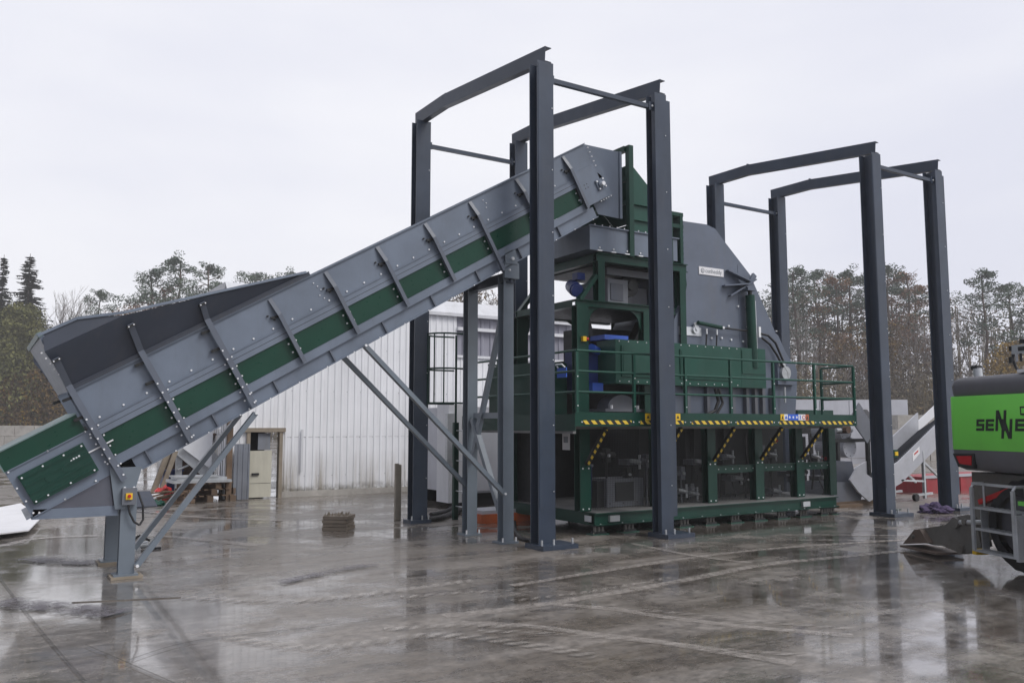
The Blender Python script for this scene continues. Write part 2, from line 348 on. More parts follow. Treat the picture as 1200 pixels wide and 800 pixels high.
# ------------------------------------------------------------------ steel portal frames
YF, YB = 10.12, 14.0
def steel_frame(xa, xb, xba, xbb, dpt, label):
    r = root('steel_portal', ((xa+xb)/2, (YF+YB)/2, 0), label, 'steel frame', 'bare steel portal frames')
    def column(x, y, H, wide, front):
        m = MB(); z0 = .065
        if wide:
            w, dp, t = .25, dpt, .02
            m.box(x, x+w, y, y+t, z0, H); m.box(x, x+w, y+dp-t, y+dp, z0, H); m.box(x+w/2-.008, x+w/2+.008, y+t, y+dp-t, z0, H)
            m.box(x+w+.012, x+w+.11, y+.03, y+.045, z0+.25, H-.08); m.box(x+w+.095, x+w+.11, y+.0451, y+.17, z0+.25, H-.08); m.box(x+w+.012, x+w+.024, y+.0451, y+.17, z0+.25, H-.08)
            m.box(x+.012, x+.024, y+t, y+.10, z0, H-.02)
        else:
            w, dp, t = .29, dpt, .02
            m.box(x, x+w, y, y+t, z0, H); m.box(x, x+w, y+dp-t, y+dp, z0, H); m.box(x+w/2-.008, x+w/2+.008, y+t, y+dp-t, z0, H)
            if front: m.box(x+.012, x+.12, y-.006, y, .55, H-.04)
        for k in range(7): m.bolt((x+w-.03, y, .8+k*.95), (0, -1, 0), .011, .01, 1)
        c = m.build('column', ['anthracite_paint', 'zinc'], r)
        bp = MB(); e_ = .26 if front else .06; f_ = .2 if front else .05
        bp.box(x-.06, x+w+e_, y-f_, y+dp+.05, .001, .065)
        for q in (x-.03, x+w*.6, x+w+e_-.05): bp.tube((q, y-f_*.6, .065), (q, y-f_*.6, .14), .016, m=1)
        bp.build('base_plate', ['anthracite_paint', 'galvanised_steel'], c)
        return x+w/2, dp
    cx = []
    for x, xk, wide in ((xa, xba, False), (xb, xbb, True)):
        c, dp = column(x, YF, 7.205, wide, True); c2, dp = column(xk, YB-.1, 7.435, False, False); cx.append((c, c2))
        m = MB(); zf, zb = 7.33, 7.56; h = .235
        k0, k2 = c+.05, c2+.02; ky = YB-.85; k1 = k2+(k0-k2)*.22; kx = k1
        a = [(k0, YF+.0, zf), (k1, ky, zb+.015), (k2, YB+.2, zb-.01)]
        for (xx0, y0, z0_), (xx1, y1, z1_) in zip(a[:-1], a[1:]):
                m.bar((xx0-.055, y0, z0_), (xx1-.055, y1, z1_), .010, h)
                for sg in (-1, 1): m.bar((xx0+.006, y0, z0_+sg*(h/2-.006)), (xx1+.006, y1, z1_+sg*(h/2-.006)), .11, .012)
        m.box(kx-.02, kx+.055, ky-.012, ky+.012, zb-h/2+.02, zb+h/2+.05)
        m.build('rafter', 'anthracite_paint', r)
    for w_, y, z in ((0, YF+.1, 6.98), (1, YB+.0, 7.0)):
        m = MB(); m.bar((cx[0][w_]+.12, y, z), (cx[1][w_]-.12, y, z), .07, .07)
        for q in (cx[0][w_]+.14, cx[1][w_]-.14): m.box(q-.06, q+.06, y-.045, y-.036, z-.07, z+.07); m.bolt((q, y-.045, z), (0, -1, 0), .02, .02)
        m.build('tie_beam', ['anthracite_paint', 'bolt_zinc'], r)
    return r
steel_frame(onY(631.5, 642, YF).x, onY(776, 629, YF).x, onY(483.5, 605, YB-.1).x, onY(604, 300, YB-.1).x, .22, 'near grey steel frame standing around the top of the long conveyor')
xC = onY(1039.5, 604, YF).x; xD = onY(1116, 598, YF).x
steel_frame(xC, xD, onY(839, 260, YB-.1).x, onY(912, 260, YB-.1).x, .29, 'far grey steel frame standing over the right end of the green machine')
# ------------------------------------------------------------------ inclined feed conveyor, local axes: s up the slope, y across, t square to the belt
CA, SA = math.cos(rad(30)), math.sin(rad(30))
def CV(p): return Vector((p.x*CA-p.z*SA, p.y, p.x*SA+p.z*CA))
YN, YO = 10.8, 12.1
def S(u, v, Y=YN):
    q = onY(u, v, Y); return (q.x*CA+q.z*SA, -q.x*SA+q.z*CA)
cv = root('feed_conveyor', (1.6, 11.45, 0), 'long inclined grey and green feed conveyor with open hopper rising to the machine', 'conveyor')
def both(fn, name, mats, **k):        # the same part on the near and the far side
    for near in (True, False):
        m = MB(lambda p, n=near: CV(Vector((p.x, p.y if n else YN+YO-p.y, p.z)))); fn(m); m.build(name, mats, cv, **k)
def upper(m):
    m.box(1.78, 10.27, YN, YN+.012, .955, 1.395)
    m.box(1.78, 10.27, YN-.03, YN+.02, 1.395, 1.41)
    s0 = 1.95
    while s0 < 9.6: m.bolt((s0, YN, 1.005), (0, -1, 0)); s0 += .285
    for q in ((5.0, 1.3), (5.03, 1.24), (5.05, 1.18), (5.0, 1.12), (5.04, 1.06), (8.0, 1.3), (8.03, 1.24), (8.0, 1.18)): m.bolt((q[0], YN, q[1]), (0, -1, 0), .009)
both(upper, 'upper_side_panel', ['conveyor_grey_paint', 'bolt_zinc'])
def lip(m): m.box(1.78, 9.75, YN-.02, YN-.001, .82, .955); m.box(1.78, 9.75, YN-.021, YN-.0201, .883, .889, 1); m.box(1.78, 9.75, YN-.032, YN-.0205, .955, .963)
both(lip, 'side_rail', ['conveyor_grey_paint', 'dark_steel'])
both(lambda m: m.box(1.86, 9.72, YN+.004, YN+.014, .53, .82), 'green_side_panel', 'green_paint')
def lower(m):
    m.box(1.86, 9.8, YN-.03, YN+.02, .515, .527); m.box(1.86, 9.8, YN-.028, YN+.0, .43, .515); m.box(1.86, 9.8, YN-.03, YN+.02, .418, .43)
    m.box(2.02, 9.92, YN+.02, YN+.032, .245, .418); m.box(2.02, 9.92, YN-.02, YN+.05, .232, .2449)
    s0 = 2.05
    while s0 < 9.8: m.bolt((s0, YN-.021, .2385), (0, -1, 0), .010, .008); s0 += .43
both(lower, 'lower_chord', ['conveyor_grey_paint', 'bolt_zinc'])
def floor_(m):
    m.box(1.9, 9.9, YN+.033, YO-.033, .25, .262); m.box(1.8, 9.9, YN+.02, YO-.02, .90, .925, 1)
m = MB(CV); floor_(m); m.build('belt', ['conveyor_grey_paint', 'black_rubber'], cv)
for k in range(9):       # stiffeners under the chord
    sx = 2.18+k*.86
    for ya, yb_ in ((YN-.018, YN+.02), (YO-.02, YO+.018)): m = MB(CV); m.box(sx, sx+.02, ya, yb_, .246, .417); m.build('stiffener', 'rib_grey_paint', cv)
for k, sx in enumerate((4.37, 5.22, 6.07, 6.92, 7.77, 8.72, 9.75)):
    for near in (True, False):
        m = MB(lambda p, n=near: CV(Vector((p.x, p.y if n else YN+YO-p.y, p.z)))); w = .055
        lo = .42 if k != 4 else .2
        m.prism([(YN-.001, lo), (YN-.085, lo+.03), (YN-.085, 1.13), (YN-.012, 1.36), (YN-.001, 1.36), (YN-.001, lo)][:5], 'x', sx-.006, sx+.006)
        m.bar((sx, YN-.088, lo+.02), (sx, YN-.088, 1.135), w, .010, up=(0, 1, 0)); m.bar((sx, YN-.088, 1.13), (sx, YN-.014, 1.365), w, .010, up=(0, 1, 0))
        for t in (.62, .74): 
            for e in (-.055, .055): m.bolt((sx+e, YN+.004, t), (0, -1, 0), .014, .014)
        for t, e in ((1.1, -.07), (1.18, -.13)): m.tube((sx+e, YN, t), (sx+e, YN-.03, t), .012, m=2)
        m.bar((sx-.11, YN-.03, 1.14), (sx-.01, YN-.03, 1.12), .03, .03, 2)
        m.build('rib', ['rib_grey_paint', 'bolt_zinc', 'dark_steel'], cv)
YH = YN-.36
for k, (sx, tt) in enumerate(((1.83, 1.80), (2.68, 1.80), (3.53, 1.68))):
    for near in (True, False):
        m = MB(lambda p, n=near: CV(Vector((p.x, p.y if n else YN+YO-p.y, p.z)))); w = .07
        ty = YN-.05-(tt-1.45)*.72
        P0, P1, P2 = (sx, YN-.09, .24), (sx, YN-.09, 1.48), (sx, ty-.05, tt)
        m.bar(P0, P1, w, .012, up=(0, 1, 0)); m.bar(P1, P2, w, .012, up=(0, 1, 0))
        m.prism([(YN-.001, .24), (YN-.085, .24), (YN-.085, 1.47), (ty-.045, tt), (ty-.0, tt-.02), (YN-.03, 1.5)], 'x', sx-.006, sx+.006)
        for t in (.30, .42, .54, .66, .80, .93, 1.05):
            m.bolt((sx-.02 if t > .5 else sx+.02, YN-.096, t), (0, -1, 0), .013)
            if t < 1.0: m.bolt((sx+.06, YN-.02, t), (0, -1, 0), .012, .02); m.bolt((sx-.06, YN-.02, t-.05), (0, -1, 0), .012, .02)
        for t in (1.1, 1.35): m.bar((sx-.13, YN-.04, t), (sx-.02, YN-.04, t-.01), .045, .035, 2); m.bolt((sx-.13, YN-.06, t), (0, -1, 0), .012, .01, 2)
        m.bar((sx-.05, ty-.03, tt-.02), (sx+.05, ty-.03, tt-.02), .05, .03, 2); m.bolt((sx-.03, ty-.05, tt-.02), (0, -1, 0), .01); m.bolt((sx+.03, ty-.05, tt-.02), (0, -1, 0), .01)
        m.build('hopper_rib', ['rib_grey_paint', 'bolt_zinc', 'dark_steel'], cv)
# hopper
def plate(m, pts, th=.008, mi=0):
    P = [Vector(p) for p in pts]; n = (P[1]-P[0]).cross(P[2]-P[0]).normalized()*th; k = len(P)
    m.add(P+[p+n for p in P], [tuple(range(k))[::-1], tuple(range(k, 2*k))]+[(i, (i+1) % k, k+(i+1) % k, k+i) for i in range(k)], mi)
YR = YH
rimpts = [(44, 393), (90, 373), (200, 350), (364, 323.5)]
fold = S(50, 413, YR), S(146, 369, YR)
rim = [S(u, v, YR) for u, v in rimpts]; rim[-1] = (5.0, 1.42)
def hop(m):
    A = (1.84, YN-.02, 1.45); B = (5.0, YN-.02, 1.45); E1 = (fold[0][0]+.02, YR, fold[0][1]); E2 = (fold[1][0], YR, fold[1][1]); T = (4.96, YN-.04, 1.47)
    plate(m, [A, B, T, E2, E1])
    plate(m, [E1, E2, (rim[1][0], YR+.002, rim[1][1]), (rim[0][0]+.05, YR+.002, rim[0][1])])
    pr = [(rim[0][0], YR, rim[0][1]), (rim[1][0], YR, rim[1][1]), (E2[0], YR, E2[2]+.03), T]
    for a, b in zip(pr[:-1], pr[1:]): m.bar(a, b, .05, .03, 1)
    m.box(1.8, 5.0, YN-.045, YN-.001, 1.412, 1.425); m.box(1.8, 5.0, YN-.045, YN-.02, 1.425, 1.455); m.box(1.8, 5.0, YN-.06, YN-.001, 1.455, 1.466)
    m.box(1.8, 5.0, YN-.047, YN-.0452, 1.426, 1.43, 2)
both(hop, 'hopper_side', ['hopper_grey_paint', 'conveyor_grey_paint', 'dark_steel'])
m = MB(CV)
e2 = [(rim[0][0]+.02, YR, rim[0][1]-.01), (rim[0][0]+.02, YN+YO-YR, rim[0][1]-.01), (1.80, YO+.03, 1.42), (1.80, YN-.03, 1.42)]; plate(m, e2, .008)
m.bar((rim[0][0]+.02, YR-.02, rim[0][1]), (rim[0][0]+.02, YN+YO-YR+.02, rim[0][1]), .05, .05, 1)
m.bar((rim[0][0]+.03, YR-.01, rim[0][1]-.02), (1.82, YN-.06, 1.46), .05, .012, 0)
for k in range(7): m.bolt((fold[0][0]-.01+.015*k, YR-.01+.05*k, fold[0][1]-.07*k), (-.3, -1, 0), .011, .02, 2)
m.build('hopper_end', ['conveyor_grey_paint', 'mint_edge_paint', 'bolt_zinc'], cv)
# tail box
m = MB(CV); m.box(.86, 1.80, YN+.0, YN+.01, .36, .935); m.box(.86, 1.80, YO-.01, YO, .36, .935); m.box(.86, .87, YN+.01, YO-.01, .36, 1.14); m.box(.80, 1.72, YN+.01, YO-.01, .362, .372)
m.box(.88, 1.74, YN-.02, YN-.001, .925, .937); m.box(.88, 1.6, YN-.02, YN-.001, .352, .362)
for q in ((.87, .92), (.86, .72), (.87, .55), (.87, .40), (1.3, .93), (1.72, .93), (1.74, .84), (1.74, .52), (1.56, .38), (1.2, .36), (.92, .37)): m.bolt((q[0]+.02, YN, q[1]), (0, -1, 0), .013, .02)
m.tube((1.64, YN-.02, .7), (1.95, YN-.02, .7), .010, m=1); m.build('tail_box', ['conveyor_grey_paint', 'bolt_zinc'], cv)
m = MB(CV); m.box(.86, 1.75, YN-.008, YN+.004, .938, 1.15); m.box(.86, 1.75, YO-.004, YO+.008, .938, 1.15); m.box(.85, 1.76, YN-.02, YO+.02, 1.15, 1.165, 1); m.box(.85, .862, YN-.012, YO+.012, .93, 1.149, 1)
m.build('tail_cover', ['green_paint', 'mint_edge_paint'], cv)
m = MB(CV); m.box(.94, 1.66, YN-.06, YN-.001, .475, .835)
for t in (.52, .60, .70, .79): m.box(.95, 1.65, YN-.072, YN-.0602, t-.012, t+.012)
m.tube((1.38, YN-.06, .66), (1.38, YN-.07, .66), .035); m.tube((1.2, YN-.06, .66), (1.2, YN-.068, .66), .05)
for q in ((1.46, .71), (1.49, .72), (1.52, .715), (1.55, .72)): m.box(q[0], q[0]+.018, YN-.063, YN-.0601, q[1]-.012, q[1]+.012, 1)
for q in ((.97, .8), (1.2, .81), (1.43, .81), (1.63, .81), (1.62, .5), (1.35, .5), (1.1, .5), (.97, .5)): m.bolt((q[0], YN-.06, q[1]), (0, -1, 0), .012, .014)
m.build('guard_cover', ['green_frame_paint', 'bolt_zinc'], cv)
m = MB(lambda p: p)
p1, p2, p3, p4, p5, p6 = [onY(u, v, YN+.03) for u, v in ((126, 554), (137, 566), (137, 592), (52, 597), (137, 602), (38, 606))]
for yy in (YN+.03, YO-.04): m.prism([(p4.x, p4.z), (p3.x, p3.z), (p2.x, p2.z), (p1.x, p1.z)], 'y', yy, yy+.01)
m.box(p6.x, p5.x, YN+.0, YN+.03, p5.z, p3.z, 1); m.box(p6.x, p5.x, YO-.03, YO, p5.z, p3.z, 1); m.box(p6.x-.01, p5.x+.01, YN-.01, YO+.01, p5.z-.012, p5.z, 1)
m.build('drip_pan', ['dull_metal_pan', 'conveyor_grey_paint'], cv)
# legs and braces
def leg_lower(y):
    m = MB(); x = 1.45; m.box(x+.0, x+.17, y, y+.012, .05, 1.02); m.box(x+.0, x+.17, y+.11, y+.122, .05, 1.02); m.box(x+.079, x+.091, y+.012, y+.11, .05, 1.02)
    m.box(x-.05, x+.21, y-.05, y+.2, .03, .05); m.box(x-.08, x+.26, y-.07, y+.22, .001, .03, 1)
    gp = [onY(u, v, YN) for u, v in ((128, 548), (166, 546), (161, 563), (150, 596), (134, 596))]
    m.prism([(p.x, p.z) for p in gp], 'y', y-.012, y-.001)
    for dx, dz in ((.03, 1.0), (.13, 1.0)): m.bolt((x+dx, y-.012, dz+.03), (0, -1, 0), .016, .015, 2)
    return m.build('leg', ['leg_grey_paint', 'pale_wood', 'bolt_zinc'], cv)
leg_lower(YN-.03); leg_lower(YO-.13)
mx = onY(595, 635, YN+.1).x
def leg_mid(y, dx=0.):
    m = MB(); x = mx-.1+dx; top = 4.05; m.box(x, x+.18, y, y+.012, .03, top); m.box(x, x+.18, y+.16, y+.172, .03, top); m.box(x+.084, x+.096, y+.012, y+.16, .03, top)
    m.box(x-.06, x+.24, y-.05, y+.22, .001, .03)
    for q in (-.03, .2): m.tube((x+q, y-.03, .03), (x+q, y-.03, .09), .014, m=1)
    return m.build('leg', ['leg_grey_paint', 'bolt_zinc'], cv)
leg_mid(YN+.06); leg_mid(YO-.14)
m = MB(); m.ibeam((mx, YN, 4.0), (mx, YO+.05, 4.0), .12, .16); m.build('cross_beam', 'anthracite_paint', cv)
m = MB(); a = onY(583, 300, YN); m.box(mx-.13, mx+.13, YN-.02, YN+.04, 3.98, 4.22); m.prism([(mx-.12, 4.2), (mx+.1, 4.2), (mx+.06, 4.42), (mx-.14, 4.42)], 'y', YN-.03, YN-.018)
m.bolt((mx, YN-.03, 4.28), (0, -1, 0), .03, .03); m.bolt((mx-.05, YN-.02, 4.1), (0, -1, 0), .018, .03); m.build('support_bracket', ['leg_grey_paint', 'bolt_zinc'], cv)
m = MB(); m.bar((mx+.02, YN+.2, 3.7), (mx-.04, YO-.2, 1.2), .07, .07); m.build('cross_brace', 'leg_grey_paint', cv)
m = MB(); m.bar((mx-.04, YO-.2, 1.85), (mx, YN+.25, .35), .09, .07); m.build('cross_brace', 'leg_grey_paint', cv)
m = MB(); m.bar((mx, YN+.2, 1.9), (mx, YO-.2, 1.9), .06, .09); m.build('cross_rail', 'leg_grey_paint', cv)
def brace(p, q, y, dx=0.):
    m = MB(); a = onY(*p, YN-.04); b = onY(*q, YN-.04); a.y = b.y = y; a.x += dx; b.x += dx; m.bar(a, b, .06, .085, up=(0, 1, 0)); m.bolt(a+Vector((0, -.04, 0)), (0, -1, 0), .022, .02); m.bolt(b+Vector((0, -.04, 0)), (0, -1, 0), .022, .02)
    m.build('brace', ['leg_grey_paint', 'bolt_zinc'], cv)
for y in (YN-.05, YO+.02): dx_ = 0 if y < YN else .16; brace((299, 484), (160, 662), y, dx_); brace((427, 405), (590, 578), y, dx_)
# control box on the near leg
m = MB(); x = 1.52; y = YN-.06; m.box(x-.07, x+.08, y-.05, y+.02, .84, 1.03); m.box(x-.035, x+.035, y-.075, y-.0501, .90, .972, 1); m.tube((x, y-.075, .94), (x, y-.1, .94), .02, m=2); m.box(x-.006, x+.006, y-.112, y-.1001, .925, .955, 2)
cb = m.build('switch_box', ['body_grey_paint', 'yellow_paint', 'red_paint'], cv)
m = MB(); m.path([(x, y-.02, .84), (x+.02, y-.03, .74), (x+.07, y-.03, .64), (x+.13, y-.02, .60), (x+.17, y, .66), (x+.16, y, .82), (x+.11, y+.05, .98)], .012); m.build('cable', 'black_rubber', cb)
# conveyor head
m = MB(CV); m.box(9.76, 10.26, YN-.03, YN-.001, .46, 1.04); m.prism([(10.2, .98), (10.46, .93), (10.4, .42), (10.26, .46)], 'y', YN+.02, YN+.03)
for q in ((9.9, .8), (9.96, .8), (9.9, .74), (9.96, .74)): m.bolt((q[0], YN-.03, q[1]), (0, -1, 0), .012, .002, 2)
m.box(10.13, 10.3, YN-.055, YN-.0301, .61, .78); m.tube((10.22, YN-.05, .69), (10.22, YN-.13, .69), .035, m=1, n=12); m.tube((10.22, YN-.052, .69), (10.22, YN-.08, .69), .062, n=14)
for q in ((10.15, .63), (10.15, .76), (10.29, .63), (10.29, .76)): m.bolt((q[0], YN-.055, q[1]), (0, -1, 0), .018, .02)
for k in range(5): m.bolt((10.1+.06*k, YN-.01, .44), (0, -1, 0), .012, .025); m.bolt((10.3, YN, 1.0+.08*k), (0, -1, 0), .012, .03)
m.build('bearing_plate', ['conveyor_grey_paint', 'bolt_zinc', 'dark_steel'], cv)
m = MB(CV); m.tube((10.2, YN+.02, .75), (10.2, YO-.02, .75), .17, n=16); m.build('head_drum', 'black_rubber', cv)
hx0 = onY(684, 169, YN+.1)
hood = [(684, 169), (725, 178), (725, 256), (701, 251), (695, 238)]
m = MB(); hp = [onY(u, v, YN+.12) for u, v in hood]
for yy in (YN+.12, YO-.13): m.prism([(p.x, p.z) for p in hp], 'y', yy, yy+.01)
m.add([(p.x, y_, p.z) for p in (hp[0], hp[1]) for y_ in (YN+.131, YO-.131)], [(0, 1, 3, 2)])
m.box(hp[1].x, hp[1].x+.05, YN+.1, YN+.13, hp[2].z, hp[1].z)
ed = MB(); 
m.build('discharge_hood', 'conveyor_grey_paint', cv)
# ------------------------------------------------------------------ green shredding machine
XL, XR = 7.72, onY(1003, 498, 10.45).x
YP, YM, YS, YE = 10.45, 10.88, 11.12, 13.6
mc = root('shredding_machine', (11.2, 12.2, 0), 'big green and grey industrial shredder with walkway, ladder and railings on spring feet', 'machine')
bx0 = onY(699, 618, YM).x; bx1 = onY(983, 595, YM).x; zb0, zb1 = .15, .345
m = MB()
for y in (YM, YE-.25):
    m.box(bx0, bx1, y, y+.2, zb0, zb0+.014); m.box(bx0, bx1, y, y+.2, zb1-.014, zb1); m.box(bx0, bx1, y+.05, y+.062, zb0+.014, zb1-.014)
for x in (bx0, (bx0+bx1)/2, bx1-.2): m.box(x, x+.2, YM+.2, YE-.25, zb0, zb1)
for k in range(14): m.bolt((bx0+.1+k*(bx1-bx0-.2)/13, YM+.02, zb0+.014), (0, 0, 1), .014, .014)
for x in (bx0+.28, bx1-1.05): m.box(x, x+.2, YM-.003, YM+.049, zb0+.05, zb1-.05, 1)
m.box(bx0-.012, bx0-.001, YM+.12, YM+.3, zb0+.05, zb1-.05, 1)
m.build('base_frame', ['green_frame_paint', 'zinc'], mc)
m = MB(); m.box(bx0+.01, bx1-.01, YM+.02, YE-.1, zb1+.001, zb1+.012); m.build('base_deck', 'grating_steel', mc)
for x in [bx0+.12]+[bx0+.75+k*.62 for k in range(9)]+[bx1-.12]:
    for y in (YM+.1, YE-.2):
        m = MB(); m.box(x-.17, x+.17, y-.07, y+.12, .001, .014, 1); m.box(x-.12, x+.12, y-.05, y+.07, .014, .05, 0); m.box(x-.11, x+.11, y-.045, y+.065, .125, .149, 0)
        for dx in (-.075, 0, .075): m.tube((x+dx, y, .05), (x+dx, y, .125), .026, n=8, m=2)
        m.bolt((x-.14, y-.05, .014), (0, 0, 1), .012, .03, 2); m.build('spring_foot', ['dark_steel', 'green_cabinet_paint', 'worn_steel'], mc)
# lower posts
px = [onY(u, 560, YS).x for u in (680, 768, 830, 886, 934, 973)]
for i, x in enumerate(px):
    for y in (YS, YE-.3):
        m = MB(); m.box(x, x+.2, y, y+.012, zb1+.012, 1.72); m.box(x, x+.2, y+.15, y+.162, zb1+.012, 1.72); m.box(x+.094, x+.106, y+.012, y+.15, zb1+.012, 1.72)
        p = m.build('post', 'green_frame_paint', mc)
        if y == YS and i != 5:
            m = MB(); m.box(x-.01, x+.21, y-.012, y-.001, zb1+.02, 1.10)
            for q in ((x+.04, .40), (x+.16, .40), (x+.04, 1.05), (x+.16, 1.05)): m.bolt((q[0], y-.012, q[1]), (0, -1, 0), .015, .012)
            m.build('cover_plate', ['green_frame_paint', 'bolt_zinc'], p)
            m = MB(); m.bar((x+.1, y-.05, 1.12), (x+.1, YP+.12, 1.70), .05, .07, up=(1, 0, 0)); m.bar((x+.1, y-.07, 1.10), (x+.1, YP+.10, 1.68), .006, .05, 1, up=(1, 0, 0)); m.build('walkway_brace', ['dark_steel', 'hazard_stripes'], p)
m = MB()
for a, b in zip(px[2:-1], px[3:]): m.box(a+.21, b-.001, YS+.04, YS+.05, .88, 1.02); m.box(a+.21, b-.001, YS, YS+.04, 1.01, 1.02)
for k in range(18): m.bolt((px[2]+.3+k*.18, YS+.04, .95), (0, -1, 0), .012, .012)
m.build('mid_rail', ['green_frame_paint', 'zinc'], mc)
# dark mesh guards between posts
def mesh_mat():
    mt, nt, b = newmat('dark_wire_mesh'); g = nt.nodes.new('ShaderNodeNewGeometry'); s_ = nt.nodes.new('ShaderNodeSeparateXYZ'); nt.links.new(g.outputs['Position'], s_.inputs[0])
    fx = mth(nt, 'LESS_THAN', mth(nt, 'FRACT', mth(nt, 'MULTIPLY', s_.outputs['X'], 28.)), .1); fz = mth(nt, 'LESS_THAN', mth(nt, 'FRACT', mth(nt, 'MULTIPLY', s_.outputs['Z'], 28.)), .1)
    nt.links.new(mth(nt, 'MAXIMUM', fx, fz), b.inputs['Alpha']); b.inputs['Base Color'].default_value = (.012, .014, .015, 1); b.inputs['Roughness'].default_value = .5
mesh_mat()
for a, b in zip(px[:-1], px[1:]):
    m = MB(); m.box(a+.22, b-.02, YS+.08, YS+.084, zb1+.03, 1.68); m.build('wire_guard', 'dark_wire_mesh', mc)
# lower machine body and clutter inside the base
m = MB(); m.box(px[2]+.3, bx1-.25, 12.0, YE-.35, .4, 1.7); m.box(px[2]-.6, px[2]+.28, 12.3, YE-.35, .4, 1.7)
for x in (10.8, 11.6, 12.4, 13.2): m.box(x, x+.06, 11.9, 11.999, .4, 1.7)
m.build('lower_housing', 'dark_steel', mc)
m = MB(); m.box(bx0+.05, bx1, YE-.06, YE-.05, zb1+.02, 1.72); m.build('back_panel', 'dark_steel', mc)
m = MB(); m.box(bx0+.05, bx0+.07, 12.2, YE-.1, zb1+.02, 1.72); m.build('end_panel', 'dark_steel', mc)
a = onY(711, 561, 11.42); b = onY(754, 592, 11.42)
m = MB(); m.box(a.x, b.x, 11.42, 11.9, zb1+.02, a.z); m.box(a.x+.18, b.x-.22, 11.408, 11.419, b.z+.1, a.z-.06, 1); m.box(a.x-.14, a.x-.001, 11.5, 11.9, zb1+.02, a.z-.03, 1)
for q in (.06, .36, .66): m.bolt((a.x+q, 11.42, zb1+.08), (0, -1, 0), .012)
m.build('control_cabinet', ['body_grey_paint', 'dark_steel', 'zinc'], mc)
m = MB(); m.tube((a.x-.24, 11.75, .5), (a.x-.24, 11.75, 1.05), .15, n=14); m.tube((a.x-.24, 11.75, 1.05), (a.x-.24, 11.75, 1.1), .09, n=12)
m.build('blue_motor', 'blue_paint', mc)
random.seed(3)
for k, (u, v) in enumerate(((795, 575), (808, 578), (815, 541), (740, 541), (905, 575), (860, 560), (925, 555), (960, 540), (962, 560), (850, 535), (900, 533), (950, 535))):
    p = onY(u, v, 11.62); m = MB()
    m.box(p.x-.15, p.x+.15, 11.55, 11.8, p.z-.05, p.z+.05); m.tube((p.x-.12, 11.5, p.z+.03), (p.x+.1, 11.5, p.z-.01), .035, m=1); m.tube((p.x+.08, 11.5, p.z-.12), (p.x+.12, 11.54, p.z+.12), .022, m=1)
    m.path([(p.x-.1, 11.6, p.z), (p.x-.14, 11.5, p.z-.14), (p.x-.06, 11.5, p.z-.26), (p.x, 11.6, p.z-.35)], .013, m=2)
    m.build('valve_block', ['body_grey_paint', 'galvanised_steel', 'black_rubber'], mc)
rng_ = random.Random(12)
for x in [px[0]+.35+k*.42 for k in range(14)]:
    m = MB(); y = rng_.uniform(11.5, 11.85); z = rng_.uniform(.5, 1.4)
    m.tube((x, y, z), (x+rng_.uniform(.2, .38), y, z+rng_.uniform(-.05, .05)), rng_.uniform(.03, .07), n=10); m.box(x+.1, x+.2, y-.06, y+.06, z-.12, z+.12)
    m.tube((x+.15, y, .36), (x+.15, y, z), .02, n=6); m.bolt((x+.15, y-.06, z), (0, -1, 0), .03, .03, 1)
    m.build('pipe_fitting', ['body_grey_paint' if rng_.random() < .5 else 'dark_steel', 'galvanised_steel'], mc)
for u in (875, 950, 968):
    p = onY(u, 535, 11.5); m = MB(); m.path([(p.x, 11.5, .45), (p.x+.02, 11.45, .8), (p.x-.02, 11.5, 1.2), (p.x+.1, 11.6, 1.6)], .02); m.build('hose', 'black_rubber', mc)
p = onY(907, 516, 11.3); m = MB(); m.box(p.x-.08, p.x+.02, 11.25, 11.32, p.z-.05, p.z+.04); m.tube((p.x-.03, 11.25, p.z), (p.x-.03, 11.2, p.z), .03, m=1); m.build('switch_box', ['yellow_paint', 'red_paint'], mc)
p = onY(967, 537, 11.3); m = MB(); m.tube((p.x-.08, 11.3, p.z), (p.x+.08, 11.3, p.z), .05, m=0); m.tube((p.x-.1, 11.3, p.z), (p.x-.08, 11.3, p.z), .03, m=1); m.build('red_coupling', ['red_paint', 'bolt_zinc'], mc)
p = onX(666, 517, 8.35); m = MB(); m.box(8.30, 8.312, p.y-.1, p.y+.1, p.z-.14, p.z+.14); m.box(8.295, 8.2999, p.y-.06, p.y+.06, p.z-.02, p.z+.08, 1); m.build('notice_plate', ['sign_white', 'lettering_grey'], mc)
# walkway
m = MB(); m.box(XL, XR, YP+.02, YS-.02, 1.77, 1.79); m.box(XL, 8.3, YS-.02, 14.0, 1.77, 1.79); m.box(XL, XR, YP, YP+.06, 1.735, 1.769); m.box(XL, XL+.06, YP+.06, 14.0, 1.62, 1.769)
m.box(XL, XR, YP+.3, YP+.36, 1.69, 1.769); m.box(XL+.06, 8.3, 13.94, 14.0, 1.62, 1.769)
m.build('walkway_deck', 'grating_steel', mc)
m = MB(); m.box(XL, XR, YP-.012, YP-.001, 1.735, 1.95); m.box(XL-.012, XL-.001, YP-.012, 14.0, 1.66, 1.92); m.box(XR+.001, XR+.012, YP-.012, YS+.6, 1.735, 1.95); m.build('toe_board', 'green_frame_paint', mc)
rx = [onY(u, 430, YP).x for u in (677, 744, 804, 857, 907, 955, 1001)]
for a, b in zip(rx[:-1], rx[1:]):
    m = MB(); m.box(a+.09, b-.1, YP-.018, YP-.0121, 1.765, 1.825)
    for q in (a+.06, b-.06): m.bolt((q, YP-.012, 1.80), (0, -1, 0), .013, .012)
    m.build('hazard_strip', ['hazard_stripes', 'bolt_zinc'], mc)
H1 = onY(676, 410, YP).z
Hs = (H1, H1-.32, H1-.64)
